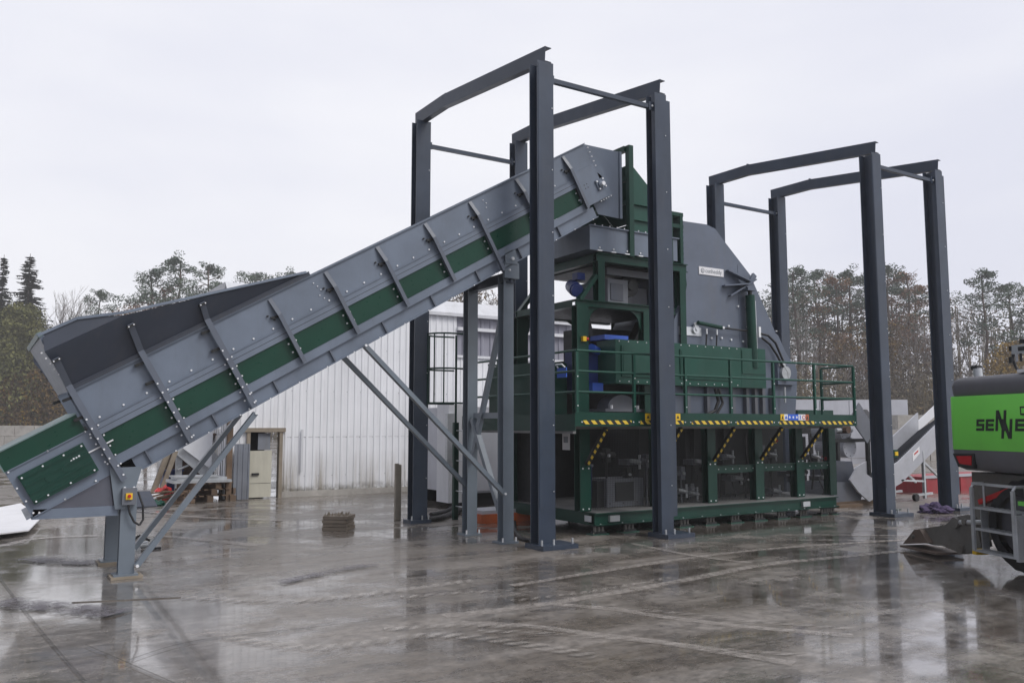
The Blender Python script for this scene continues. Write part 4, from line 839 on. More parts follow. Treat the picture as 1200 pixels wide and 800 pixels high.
# red skip
pr = onG(1082, 592); r = root('red_skip', (pr.x+1.4, pr.y+.6, 0), 'faded red steel skip on the wet ground behind the right columns', 'skip')
m = MB(); y = 13.0; x = onY(1083, 590, 13.).x; L_ = 3.6; zk0, zk1 = onY(1095, 590, 13.).z, onY(1095, 558, 13.).z
m.box(x, x+L_, y, y+.9, zk0, zk1); m.box(x-.03, x+L_+.03, y-.04, y-.001, zk1-.04, zk1+.03, 1); m.box(x-.03, x+L_+.03, y-.03, y-.001, zk0-.02, zk0+.05, 2)
for k in range(6): m.box(x+.1+k*.78, x+.17+k*.78, y-.03, y-.001, zk0+.051, zk1-.041)
m.build('body', ['skip_red', 'silver_conveyor_paint', 'galvanised_steel'], r)
m = MB(); m.box(x+.1, x+L_-.1, y+.15, y+.3, .002, zk0-.001); m.box(x+.1, x+L_-.1, y+.7, y+.85, .002, zk0-.001); m.build('skids', 'rust_brown', r)
# cloth heap
p = onG(1096, 600); random.seed(5); bm = bmesh.new(); bmesh.ops.create_icosphere(bm, subdivisions=4, radius=1)
for v in bm.verts:
    nn = 1+.45*noise.noise(v.co*2.3)+.2*noise.noise(v.co*6); v.co = Vector((v.co.x*.34*nn, v.co.y*.26*nn, max(-.0, v.co.z)*.17*nn+.004))
me = bpy.data.meshes.new('purple_cloth'); bm.to_mesh(me); bm.free(); me.materials.append(MAT['purple_cloth']); o = bpy.data.objects.new('cloth_heap', me); o.location = (p.x, p.y, 0); C.objects.link(o); tag(o, 'crumpled dark purple cloth on the ground left of the far right column', 'cloth')
# timber beam lying behind the far frame
a = onG(985, 596); m = MB(); m.box(a.x, a.x+2.2, a.y+.3, a.y+.45, .001, .1); m.box(a.x+.1, a.x+.9, a.y+.1, a.y+.25, .001, .06); tag(m.build('timber_beam', 'old_wood'), 'brown timber lying on the ground at the foot of the far frame column', 'timber')
# ------------------------------------------------------------------ material handler at the right edge
L0 = FW*11+RT*(5.67-.02); RZ = TH+rad(10.3)+math.pi
ex = Vector((math.cos(RZ), math.sin(RZ), 0)); ey = Vector((-math.sin(RZ), math.cos(RZ), 0))
mh = root('material_handler', (L0.x, L0.y, 0), 'green and dark grey material handler with galvanised steps at the right edge', 'machine', rz=RZ)
def HX(p): return L0+ex*p.x+ey*p.y+Vector((0, 0, p.z))
def H(u, v, y=0.):
    d = ray(u, v); o = Vector((0, 0, EYE))-L0; n = ey; t = (y-o.dot(n))/d.dot(n); q = o+d*t; return (q.dot(ex), q.z)
def hmb(): return MB(HX)
zt = 2.36; zg1 = H(1110, 465)[1]; zg0 = H(1110, 526)[1]; zbt = H(1200, 556)[1]; LW = 2.9; DP = 2.2
def slab(z0, z1, in0, in1, mat, name, r_=.12):
    m = hmb(); n = 6
    def ring(z, ins):
        pts = []
        for (cx, cy, a0) in ((r_, r_, 180), (LW-r_, r_, 270), (LW-r_, DP-r_, 0), (r_, DP-r_, 90)):
            for k in range(n+1):
                a = rad(a0+90*k/n); pts.append((cx+(r_)*math.cos(a)*(1)-0, cy+r_*math.sin(a), z))
        c = Vector((LW/2, DP/2, z)); out = []
        for p in pts:
            d = Vector(p)-c; out.append((c.x+d.x*(1-ins/(LW/2)), c.y+d.y*(1-ins/(DP/2)), z))
        return out
    prof = in0
    rings = [ring(z, i) for z, i in prof]; N = len(rings[0]); vs = [p for r1 in rings for p in r1]
    fs = [(j*N+i, j*N+(i+1) % N, (j+1)*N+(i+1) % N, (j+1)*N+i) for j in range(len(rings)-1) for i in range(N)]
    m.add(vs, fs, 0, True); m.add(rings[0], [tuple(range(N))[::-1]]); m.add(rings[-1], [tuple(range(N))])
    return m.build(name, mat, mh)
slab(0, 0, [(zg1+.001, .03), (zg1+.02, .022), (zt-.12, .012), (zt-.05, .03), (zt-.012, .07), (zt, .12)], 0, 'handler_grey', 'engine_cover')
slab(0, 0, [(zg0+.001, .0), (zg0+.01, -.004), (zg1-.01, -.004), (zg1, .0)], 0, 'handler_green', 'counterweight')
slab(0, 0, [(zbt, .10), (zbt+.03, .05), (zbt+.09, .02), (zg0-.05, .0), (zg0, .0)], 0, 'handler_grey', 'lower_counterweight')
# red lamp set in the lower edge
a = H(1120, 533); b = H(1141, 545); m = hmb(); m.prism([(a[0]-.04, a[1]+.02), (b[0]+.03, a[1]+.03), (b[0]+.02, b[1]-.04), (a[0]+.05, b[1]-.03)], 'y', -.012, .03); m.prism([(a[0]+.03, a[1]-.01), (b[0]-.01, a[1]), (b[0]-.02, b[1]), (a[0]+.09, b[1]+.01)], 'y', -.022, -.0121, 1); m.build('tail_lamp', ['black_plastic', 'tail_lamp_red'], mh)
# lettering
def stroke_letters():
    m = hmb(); yb_ = -.0045
    def bar(x0, x1, z0, z1, sh=0.): m.prism([(x0+sh*(z0), z0+zB), (x1+sh*(z0), z0+zB), (x1+sh*z1, z1+zB), (x0+sh*z1, z1+zB)], 'y', yb_-.006, yb_+.0)
    zB = H(1146, 504.5)[1]; h = H(1150, 491)[1]-zB; x = H(1144.5, 500)[0]; sh = .12; t = h*.22
    def Sx(x, w): bar(x, x+w, 0, t, sh); bar(x+w-t, x+w, t, h/2-t/2, sh); bar(x, x+w, h/2-t/2, h/2+t/2, sh); bar(x, x+t, h/2+t/2, h-t, sh); bar(x, x+w, h-t, h, sh)
    def Ex(x, w): bar(x, x+t*1.1, 0, h, sh); bar(x+t*1.1, x+w, 0, t, sh); bar(x+t*1.1, x+w*.94, h/2-t/2, h/2+t/2, sh); bar(x+t*1.1, x+w, h-t, h, sh)
    def Nx(x, w, z0, z1):
        t2 = t*1.15; bar(x, x+t2, z0, z1, sh); bar(x+w-t2, x+w, z0, z1, sh)
        m.prism([(x+sh*z1+.0, z1+zB), (x+t2*1.3+sh*z1, z1+zB), (x+w+sh*z0, z0+zB), (x+w-t2*1.3+sh*z0, z0+zB)], 'y', yb_-.008, yb_-.0061)
    xe = H(1155.5, 500)[0]; xn = H(1167, 500)[0]; xn1 = H(1186, 500)[0]; x3 = H(1190, 500)[0]
    Sx(x, xe-x-.03); Ex(xe, xn-xe-.03)
    zlo, zhi = H(1170, 513.5)[1]-zB, H(1170, 480.5)[1]-zB
    wN = (xn1-xn)*.62; Nx(xn, wN, 0, zhi); Nx(xn+wN*.62, wN, zlo, h)
    Ex(x3, xe-x); wl = xe-x+.05; x4 = x3+wl
    # remaining letters that run on past the picture
    bar(x4, x4+t, 0, h, sh); bar(x4+t, x4+wl*.8, 0, t, sh); bar(x4+t, x4+wl*.8, h/2-t/2, h/2+t/2, sh); bar(x4+t, x4+wl*.8, h-t, h, sh); bar(x4+wl*.8, x4+wl*.8+t*.6, t*.6, h-t*.6, sh); x4 += wl+.04
    bar(x4, x4+t, 0, h, sh); bar(x4+t, x4+wl-.05, 0, t, sh); bar(x4+t, x4+wl-.05, h-t, h, sh); bar(x4+wl-.05, x4+wl-.05+t, 0, h, sh); x4 += wl+.07
    bar(x4, x4+t, 0, h, sh); bar(x4+t, x4+wl-.05, 0, t, sh); bar(x4+t, x4+wl-.05, h-t, h, sh); bar(x4+wl-.05, x4+wl-.05+t, 0, h*.5, sh); bar(x4+wl*.5, x4+wl-.05, h*.5-t, h*.5, sh); x4 += wl+.07
    Ex(x4, wl-.05); x4 += wl; Nx(x4, wl, 0, h)
    m.build('lettering', 'lettering_dark', mh)
stroke_letters()
m = hmb(); a = H(1196, 476); m.box(a[0], a[0]+.16, -.012, -.0045, a[1]-.1, a[1]+.0); m.box(a[0]+.02, a[0]+.14, -.013, -.0121, a[1]-.08, a[1]-.02, 1); m.build('grab_recess', ['black_plastic', 'handler_green'], mh)
# exhaust, lamp cluster, white lid on top
x, z = H(1147, 440, .5); m = hmb(); m.tube((x, .5, zt-.02), (x-.02, .5, zt+.13), .055, n=14); m.tube((x-.02, .5, zt+.13), (x-.05, .5, zt+.16), .03, m=1); m.box(x-.09, x+.02, .46, .54, zt+.12, zt+.17, 1); m.build('filler_cap', ['galvanised_steel', 'black_plastic'], mh)
x, z = H(1192, 410, .6); m = hmb(); m.box(x-.04, x+.6, .55, .7, z-.05, z+.06); m.box(x+.08, x+.5, .54, .549, z-.02, z+.03, 1); m.box(x-.08, x-.03, .55, .62, z-.01, z+.05, 1); m.box(x-.1, x-.06, .56, .6, z-.16, z-.08, 1); m.box(x+.1, x+.4, .55, .7, z+.07, z+.12, 1)
for k in range(5): m.tube((x+.03+k*.07, .56, z-.05), (x+.03+k*.07, .56, z-.15), .016, m=1 if k % 2 else 0)
m.path([(x-.06, .6, z), (x-.08, .6, z-.12), (x-.02, .6, z-.24), (x+.1, .6, z-.29), (x+.25, .6, z-.27)], .018, m=1); m.tube((x+.3, .65, zt-.02), (x+.3, .65, z-.05), .03)
m.build('lamp_bracket', ['galvanised_steel', 'black_plastic'], mh)
x, z = H(1191, 437, .05); m = hmb(); m.box(x, x+.6, .06, .4, zt+.001, zt+.04); m.build('white_lid', 'white_paint', mh)
# undercarriage
zu = zbt-.03
m = hmb(); m.box(H(1141, 600, .22)[0], 3.2, .22, 2.0, .34, zu); m.box(H(1150, 560, .2)[0], 2.6, .4, 1.8, zu+.001, zbt-.001+.03, 1); m.build('undercarriage', ['worn_steel', 'rust_brown'], mh)
arm = [(1076, 619.7), (1107, 615), (1120, 605), (1135, 602.6), (1143, 606), (1150, 640), (1135, 647), (1128, 649), (1104, 639), (1094, 638.5), (1080, 634)]
m = hmb(); pts = [H(*p, y=.2) for p in arm]; m.prism(pts, 'y', .2, .36); 
for u, v, rr in ((1122, 612, .07), (1128, 643, .06), (1133, 611, .04)): q = H(u, v, .2); m.tube((q[0], .15, q[1]), (q[0], .2, q[1]), rr, n=14)
q = H(1130, 611, .2); m.tube((q[0]-.1, .19, q[1]-.02), (q[0]+.4, .19, q[1]+.04), .03, n=12, m=1); m.build('support_arm', ['worn_steel', 'zinc'], mh)
m = hmb(); pts = [H(*p, y=.1) for p in ((1056.5, 637), (1069.5, 620.5), (1076, 619.7), (1086, 636))]; m.prism(pts, 'y', .12, .45); q = H(1056, 639.5, .1); q2 = H(1098, 639.5, .1); m.box(q[0], q2[0], .08, .5, q[1]-.012, q[1]+.016); m.bolt((H(1069, 628, .1)[0], .12, H(1069, 628, .1)[1]), (0, -1, 0), .03, .03, 1); m.build('support_foot', ['foot_brown', 'worn_steel'], mh)
q = H(1140, 646, .0); m = hmb(); m.box(q[0]-.035, q[0]+.04, .02, .19, q[1]-.035, q[1]+.03); m.build('yellow_marker', 'yellow_paint', mh)
# steps
def HL(u, v): return H(u, v, -.05)
x0_, zt_ = HL(1138, 566); x1_, _ = HL(1186, 566); zb_ = HL(1138, 644)[1]
m = hmb(); yy = -.05
for x in (x0_, x1_): m.bar((x, yy, zb_), (x, yy, zt_-.05), .045, .03, up=(0, 1, 0)); m.bar((x, yy+.16, zb_), (x, yy+.16, zt_-.3), .012, .1, up=(0, 1, 0)); m.tube((x, yy, zt_-.05), (x+.01, yy+.03, zt_), .018); m.tube((x+.01, yy+.03, zt_), (x+.01, yy+.16, zt_+.0), .018); m.tube((x+.01, yy+.16, zt_), (x, yy+.17, zt_-.3), .014)
m.bar((x0_, yy+.02, zt_), (x1_, yy+.02, zt_), .04, .03)
for v in (594.5, 619, 644):
    z = HL(1140, v)[1]; m.box(x0_, x1_, yy-.0, yy+.17, z-.012, z+.012)
    for k in range(7): m.box(x0_+.04+k*(x1_-x0_-.08)/7, x0_+.07+k*(x1_-x0_-.08)/7, yy-.003, yy+.17, z+.0121, z+.017)
m.box(x1_+.012, x1_+.05, yy-.01, yy+.18, zb_-.03, zt_-.32)
m.build('steps', 'galvanised_steel', mh)
# red hose guard and green bracket
a = H(1150, 588, .18); b = H(1182, 574, .18); m = hmb(); m.bar((a[0], .18, a[1]), (b[0]+.1, .18, b[1]+.02), .06, .09, up=(0, 1, 0)); m.build('red_linkage', 'red_paint', mh)
a = H(1193, 590, .1); m = hmb(); m.box(a[0], a[0]+.3, .1, .16, a[1]-.02, a[1]+.03); m.build('green_bracket', 'handler_green', mh)
# tyres
cxw = H(1166, 645, .12)[0]+.40
for yw in (.12, 1.55):
  for cxx in (cxw, cxw+1.75):
    m = hmb(); R0 = .56; prof = [(.0, .36), (.02, .5), (.07, .545), (.12, R0), (.33, R0), (.38, .545), (.43, .5), (.45, .36)]; N = 40
    vs = []; 
    for k in range(N):
        a = 2*math.pi*k/N
        for (dy, rr) in prof: rr2 = rr-(.02 if (k % 2 and .06 < dy < .39) else 0); vs.append((cxx+rr2*math.cos(a), yw+dy, .56+rr2*math.sin(a)))
    n_ = len(prof); m.add(vs, [(k*n_+j, k*n_+j+1, ((k+1) % N)*n_+j+1, ((k+1) % N)*n_+j) for k in range(N) for j in range(n_-1)])
    m.tube((cxx, yw+.08, .56), (cxx, yw+.37, .56), .36, n=24, m=1); m.tube((cxx, yw+.02, .56), (cxx, yw+.08, .56), .14, n=16, m=1)
    m.build('wheel', ['black_rubber', 'handler_grey'], mh)
# ------------------------------------------------------------------ white shed
YW = 20.66; XW0, XW1 = 5.02, 15.2; ZT = 5.2
sh = root('corrugated_shed', (10, 24, 0), 'long white corrugated metal shed behind the conveyor, stained along its foot', 'shed')
def corr(m, x0, x1, y, z0, z1, pitch=.18, dp=.018, ax='x', hole=None):
    x = x0; xsn = []
    while x < x1: 
        xsn += [(x, 0), (x+pitch*.62, 0), (x+pitch*.70, -dp), (x+pitch*.92, -dp)]; x += pitch
    xsn = [(min(a, x1), b) for a, b in xsn]+[(x1, 0)]
    zs_ = [(z0, z1)]
    for (a, da), (b, db) in zip(xsn[:-1], xsn[1:]):
        if b-a < 1e-5: continue
        segs = zs_
        if hole and a < hole[1] and b > hole[0]: segs = [(hole[2], z1)]
        for s0, s1 in segs:
            P = [(a, y+da, s0), (b, y+db, s0), (b, y+db, s1), (a, y+da, s1)]
            if ax == 'y': P = [(y+da, p[0], p[2]) for p in P]
            m.add(P, [(0, 1, 2, 3)])
dx0, dx1 = onY(293, 500, YW).x, onY(327, 500, YW).x; dzt = onY(300, 506, YW).z
XS = onY(535, 420, YW).x
m = MB(); corr(m, XW0, XS, YW, .04, ZT-.35, hole=(dx0, dx1, dzt)); corr(m, XS, XW1, YW, .04, onY(560, 418, YW).z)
corr(m, YW, YW+9, XW0, .04, ZT-.2, ax='y'); corr(m, YW, YW+9, XW1, .04, ZT-.2, ax='y'); 
for z_ in (.5, 1.45, 2.6, 3.7):
    x_ = XW0+.1
    while x_ < XS:
        if not (dx0-.2 < x_ < dx1+.2 and z_ < 2): m.bolt((x_, YW, z_), (0, -1, 0), .014, .008)
        x_ += .36
m.box(XW0+.15, dx0-.2, YW-.004, YW-.001, 1.455, 1.463, 1); m.box(dx1+.2, XS, YW-.004, YW-.001, 1.455, 1.463, 1)
m.build('wall', ['white_cladding', 'galvanised_steel'], sh)
m = MB(); m.box(XW0-.03, XW0+.12, YW-.045, YW-.036, .02, ZT-.35); m.box(XW0-.045, XW0-.036, YW-.045, YW+.1, .02, ZT-.35); m.build('corner_trim', 'white_paint', sh)
m = MB(); zg = onY(560, 418, YW).z; corr(m, XS, XW1, YW+.05, zg, ZT-.35, pitch=.3, dp=.03); m.build('grey_upper_wall', 'cladding_grey', sh)
m = MB(); z = onY(560, 387, YW).z; m.box(XS, XW1, YW-.1, YW+.01, z-.04, z+.05); m.box(XS, XW1, YW-.06, YW+.02, zg-.05, zg+.02); m.build('gutter', 'white_paint', sh)
m = MB(); m.add([(XW0-.1, YW-.12, ZT-.35), (XW1, YW-.12, ZT-.35), (XW1, YW+.25, ZT+.02), (XW0-.1, YW+.25, ZT+.02)], [(0, 1, 2, 3)]); m.box(XW0-.1, XW1, YW-.125, YW-.05, ZT-.44, ZT-.351); m.box(XW0-.1, XW1, YW+.25, YW+9, ZT-.02, ZT+.02); m.box(XW0-.1, XW0-.06, YW+.26, YW+9, ZT-.45, ZT-.021); m.build('roof', 'roof_white', sh)
m = MB(); m.box(XW0, dx0-.1, YW-.03, YW+.02, 0.001, .16); m.box(dx1+.1, XW1, YW-.03, YW+.02, 0.001, .14); m.build('plinth', 'concrete_block', sh)
# doorway
m = MB(); m.box(dx0-.08, dx0, YW-.08, YW+.1, .001, dzt); m.box(dx1, dx1+.08, YW-.08, YW+.1, .001, dzt); m.box(dx0-.14, dx1+.14, YW-.1, YW+.1, dzt, dzt+.1)
fr = m.build('door_frame', 'pale_wood', sh)
m = MB(); m.box(dx0, dx1, YW+1.2, YW+1.22, .0, 2.6); m.box(dx0-.4, dx0-.38, YW+.05, YW+1.2, 0, 2.6); m.box(dx1+.4, dx1+.42, YW+.05, YW+1.2, 0, 2.6); m.build('dark_interior', 'dark_steel', sh)
a = onY(293, 528, YW-.05); b = onY(317, 582, YW-.05)
m = MB(); m.box(a.x, b.x, YW-.06, YW-.02, .03, a.z); m.box(a.x+.01, b.x-.01, YW-.063, YW-.0601, .36, .368, 1); m.box(a.x+.05, a.x+.22, YW-.1, YW-.0631, a.z-.58, a.z-.53, 1); m.build('door', ['cream_paint', 'black_plastic'], sh)
a2 = onY(303, 508, YW-.02); m = MB(); m.box(a2.x, b.x-.03, YW+.0, YW+.02, a.z+.02, dzt-.03); m.build('curtain_strips', 'weathered_grey_board', sh)
# posts and boards leaning by the wall
m = MB(); a = onY(275, 520, YW-.2); b = onY(291.5, 582, YW-.2); corr(m, a.x, b.x, YW-.2, .01, a.z, pitch=.12, dp=.02); m.box(a.x, b.x, YW-.195, YW-.18, .01, a.z); tag(m.build('leaning_board', 'weathered_grey_board'), 'grey ribbed panel standing against the shed left of the door', 'panel')
m = MB(); a = onY(270, 498, YW-.15); m.box(a.x-.06, a.x+.06, YW-.2, YW-.08, .001, a.z+.3); tag(m.build('wooden_post', 'old_wood'), 'dark brown post at the left corner of the white shed', 'post')
m = MB(); a = onY(464, 543, 14.6); b = onY(467, 533, 14.6); g0 = onY(465, 610, 14.6); m.box(a.x, a.x+.07, 14.6, 14.66, .001, a.z); m.box(a.x+.075, a.x+.12, 14.61, 14.65, .001, a.z-.02); tag(m.build('timber_post', 'pale_timber'), 'weathered timber post standing left of the back column', 'post')
m = MB(); a = onY(506, 508, YW-.12); m.tube((a.x-.1, YW-.1, a.z), (a.x+.15, YW-.12, .9), .03); m.tube((a.x+.25, YW-.1, a.z+.2), (a.x+.25, YW-.1, .8), .03); tag(m.build('rusty_pipe', 'rust_brown'), 'two rusty pipes fixed on the shed wall behind the conveyor legs', 'pipe')
m = MB(); a = onY(354, 503, YW-.06); m.box(a.x-.02, a.x+.03, YW-.08, YW-.05, .6, a.z); tag(m.build('downpipe', 'white_paint'), 'thin white strip on the shed wall right of the door', 'pipe')
# container beside the ladder
p = onG(549, 592); r = root('white_container', (p.x+1.5, 16.6, 0), 'smooth pale grey container with double doors behind the ladder', 'container')
cx0 = onY(524, 590, 16.2).x; Yc = 16.2
m = MB(); m.box(cx0+.35, cx0+6, Yc, Yc+2.4, .28, 2.15); m.build('body', 'container_white', r)
m = MB(); m.box(cx0+.4, cx0+1.6, Yc-.02, Yc-.001, .32, 2.05); m.box(cx0+1.62, cx0+2.8, Yc-.02, Yc-.001, .32, 2.05); 
for q in (.9, 1.4): m.box(cx0+1.5, cx0+1.58, Yc-.05, Yc-.0201, q, q+.05, 1)
m.build('door', ['container_white', 'black_plastic'], r)
m = MB(); m.box(cx0, cx0+.33, Yc-.05, Yc+.5, .1, 2.2); m.build('side_panel', 'white_paint', r)
m = MB(); m.box(cx0+.4, cx0+6, Yc+.1, Yc+.3, .001, .279); m.box(cx0+.4, cx0+6, Yc+2, Yc+2.2, .001, .279); m.build('skid', 'dark_steel', r)
p = onY(527, 505, Yc-.1); m = MB(); m.box(p.x-.08, p.x+.1, Yc-.15, Yc-.051, .95, 2.0); tag(m.build('meter_box', 'galvanised_steel'), 'narrow grey metal box on the pale panel left of the ladder', 'box')
p = onG(585, 614); m = MB(); m.box(p.x-.25, p.x+1.1, p.y+.2, p.y+.9, .001, .16); m.box(p.x-.2, p.x+1.0, p.y+.25, p.y+.85, .161, .22, 1); tag(m.build('orange_frame', ['orange_paint', 'container_white']), 'low rusty orange steel frame on the ground behind the middle legs', 'frame')
# cables on the ground
def cable(pts, r_, label, mat='black_rubber'):
    Q = [onG(u, v, .02) for u, v in pts]; R_ = []
    for i in range(len(Q)-1):
        a = Q[max(0, i-1)]; b = Q[i]; c = Q[i+1]; d = Q[min(len(Q)-1, i+2)]
        for k in range(6): t = k/6; R_.append(.5*((2*b)+(c-a)*t+(2*a-5*b+4*c-d)*t*t+(3*b-a-3*c+d)*t**3))
    R_.append(Q[-1]); R_ = [Vector((p.x, p.y, r_+.003)) for p in R_]; m = MB(); m.path(R_, r_); tag(m.build('cable', mat), label, 'cable', None)
cable([(500, 611), (515, 609), (530, 603), (545, 597), (562, 600), (590, 594), (620, 590)], .05, 'thick black cable running from the back column to the container foot')
cable([(505, 604), (522, 600), (538, 592), (556, 590)], .04, 'thinner black cable lying behind the thick cable')
cable([(603, 612), (604, 622), (611, 631), (622, 634)], .03, 'short black hose curling beside the near middle leg')
# junk between conveyor and shed
def tilt(m, a, b, w, t): m.bar(a, b, w, t, up=(0, 1, 0))
r = root('lean_to_frame', (4.1, 22, 0), 'brown open timber lean-to with slanted sides left of the white shed', 'lean-to')
m = MB(); Y = 21.8; a = onY(177, 583, Y); b = onY(197, 530, Y); m.bar(a, b, .12, .12, up=(0, 1, 0)); a = onY(186, 583, Y-.2); b = onY(206, 528, Y-.2); m.bar(a, b, .1, .1, up=(0, 1, 0)); a = onY(208, 582, Y); m.bar((a.x, Y, .001), (a.x, Y, 1.75), .14, .1, 1, up=(0, 1, 0)); a = onY(216, 520, Y-.2); b = onY(247, 546, Y-.2); m.bar(a, b, .6, .06, 1, up=(0, 1, 0)); m.bar(onY(208, 550, Y-.1), onY(232, 540, Y-.1), .04, .05, 1, up=(0, 1, 0)); m.build('frame', ['pale_wood', 'galvanised_steel'], r)
m = MB(); a = onY(192, 583, Y+.8); b = onY(250, 583, Y+.8); m.box(a.x, b.x, Y+.8, Y+.84, .001, 1.55); m.box(b.x-1.2, b.x, Y-.1, Y+.8, 1.5, 1.55); m.build('back_boarding', 'rust_brown', r)
m = MB(); m.prism([(onY(214, 525, Y-.3).x, onY(214, 525, Y-.3).z), (onY(247, 550, Y-.3).x, onY(247, 550, Y-.3).z), (onY(249, 505, Y-.3).x, onY(249, 505, Y-.3).z), (onY(228, 505, Y-.3).x, onY(228, 505, Y-.3).z)], 'y', Y-.36, Y-.33); tag(m.build('pale_panel', 'white_paint'), 'slanted pale sheet leaning between the lean-to and the shed', 'panel')
def pallet(p, rot, label, lift=0.):
    r = root('wooden_pallet', (p.x, p.y, lift), label, 'pallet', 'pallets and boards by the shed'); c, s_ = math.cos(rot), math.sin(rot)
    xf = lambda q: Vector((p.x+q.x*c-q.y*s_, p.y+q.x*s_+q.y*c, lift+q.z)); m = MB(xf)
    for k in range(7): m.box(-.6+k*.175, -.6+k*.175+.1, -.4, .4, .12, .142)
    m.build('deck_boards', 'old_wood', r)
    m = MB(xf)
    for x in (-.6, -.07, .46): m.box(x, x+.14, -.4, .4, .022, .119); m.box(x, x+.14, -.4, .4, .0, .021)
    m.build('bearers', 'old_wood', r)
P0 = onG(242, 587)
for k in range(3): pallet(Vector((P0.x+.05*k, P0.y+.2, 0)), .1+.1*k, ('lowest', 'middle', 'topmost')[k]+' wooden pallet in the stack under the conveyor by the shed', .145*k)
m = MB(); m.box(P0.x-.8, P0.x+.5, P0.y-.25, P0.y+.6, .44, .50); m.box(P0.x-.7, P0.x+.4, P0.y-.2, P0.y+.55, .501, .56); m.box(P0.x-.75, P0.x+.2, P0.y-.22, P0.y+.5, .561, .59, 0); tag(m.build('sheet_stack', 'galvanised_steel'), 'stack of grey metal sheets on top of the pallet stack', 'metal sheets')
m = MB(); P1 = onG(214, 590)
random.seed(11)
for k in range(14):
    a = Vector((P1.x+random.uniform(-.5, .7), P1.y+random.uniform(-.2, .5), .03+k*.02)); d = Vector((random.uniform(-.5, .5), random.uniform(-.1, .1), random.uniform(-.0, .1))); m.bar(a-d*.6, a+d*.6+Vector((0, 0, .0)), .09, .03)
tag(m.build('scrap_timber', 'old_wood'), 'heap of short broken boards left of the pallets', 'timber heap')
p = onG(205, 584); m = MB(); m.box(p.x-.2, p.x+.25, p.y+.5, p.y+.85, .001, .62); m.box(p.x-.23, p.x+.28, p.y+.47, p.y+.88, .62, .66); tag(m.build('blue_bin', 'blue_paint'), 'dark blue plastic bin in front of the lean-to', 'bin')
def lump(p, sx, sy, sz, mat, name, label, cat, seed=1):
    bm = bmesh.new(); bmesh.ops.create_icosphere(bm, subdivisions=3, radius=1)
    for v in bm.verts: nn = 1+.5*noise.noise(v.co*1.9+Vector((seed, 0, 0)))+.22*noise.noise(v.co*5.3+Vector((seed, 0, 0))); v.co = Vector((v.co.x*sx*nn, v.co.y*sy*nn, max(0, v.co.z)*sz*nn+.003))
    me = bpy.data.meshes.new(name); bm.to_mesh(me); bm.free(); me.materials.append(MAT[mat]); o = bpy.data.objects.new(name, me); o.location = (p.x, p.y, 0); C.objects.link(o); return tag(o, label, cat)
lump(onG(188, 586), .3, .25, .28, 'red_paint', 'red_bag', 'crumpled red bag on the ground in front of the lean-to', 'bag', 3)
lump(onG(180, 588), .22, .2, .2, 'white_sheet', 'white_bag', 'small white and red bag left of the red one', 'bag', 6)
lump(onG(184, 592), .2, .2, .12, 'green_cabinet_paint', 'green_bag', 'small green rag in front of the red bag', 'rag', 9)
p = onG(166, 594); m = MB(); m.add([(p.x-.3, p.y-.1, .02), (p.x+.3, p.y-.12, .02), (p.x+.2, p.y+.3, .32), (p.x-.35, p.y+.3, .32)], [(0, 1, 2, 3)]); m.add([(p.x-.3, p.y-.1, .0), (p.x+.3, p.y-.12, .0), (p.x+.2, p.y+.31, .30), (p.x-.35, p.y+.31, .30)], [(0, 1, 2, 3)]); tag(m.build('steel_plate', 'hopper_grey_paint'), 'grey steel plate propped on the ground behind the switch box leg', 'plate')
p = onG(162, 644); m = MB(); m.tube((p.x-.1, p.y, .06), (p.x+.12, p.y+.05, .06), .05); m.box(p.x-.12, p.x+.02, p.y-.08, p.y+.06, .001, .04); m.tube((p.x+.1, p.y-.1, .02), (p.x+.28, p.y-.12, .02), .018, m=1); m.path([(p.x-.1, p.y, .1), (p.x, p.y, .2), (p.x+.15, p.y, .12)], .016, m=1); tag(m.build('shackle', ['galvanised_steel', 'black_rubber']), 'small metal fitting with cable on the ground behind the near leg', 'fitting')
# concrete block with rubble in the open yard
a = onG(377, 621.5); b = onG(406, 622); r = root('rubble_block', ((a.x+b.x)/2, a.y, 0), 'low dark stone block with bristly top lying alone on the open yard', 'block')
w_ = (b-a).length; dd = (b-a).normalized(); nn_ = Vector((-dd.y, dd.x, 0))
m = MB(lambda q: Vector((a.x, a.y, 0))+dd*q.x+nn_*q.y+Vector((0, 0, q.z)))
for k in range(4): m.box(.01*(k % 2), w_-.012*(k % 3), .0+.01*(k % 2), .45, .002+k*.06, .055+k*.06)
m.build('courses', 'weathered_stone', r)
m = MB(lambda q: Vector((a.x, a.y, 0))+dd*q.x+nn_*q.y+Vector((0, 0, q.z))); random.seed(2)
for k in range(40): x = random.uniform(.02, w_-.04); y = random.uniform(.02, .4); h_ = random.uniform(.02, .06); m.tube((x, y, .235), (x+random.uniform(-.02, .02), y, .235+h_), .012, .004, n=4)
m.build('bristles', 'pale_wood', r)
# white sheet bottom left
pts = [(-110, 612), (-20, 601), (24, 592), (48, 605), (34, 619), (0, 623), (-90, 628)]
G_ = [onG(u, v, .12) for u, v in pts]; G0 = [onG(u, v, .02) for u, v in pts]
m = MB(); top = [Vector((p.x, p.y, .1+.07*(i in (1, 2)))) for i, p in enumerate(G_)]; n = len(top)
m.add(top+[p+Vector((0, 0, -.02)) for p in top], [tuple(range(n)), tuple(range(n, 2*n))[::-1]]+[(i, (i+1) % n, n+(i+1) % n, n+i) for i in range(n)])
c = sum(top, Vector())/n; m.box(c.x-.6, c.x+.1, c.y-.3, c.y+.5, .001, .079, 1)
tag(m.build('white_board', ['white_sheet', 'old_wood']), 'large white board lying low on the ground under the conveyor tail', 'board')
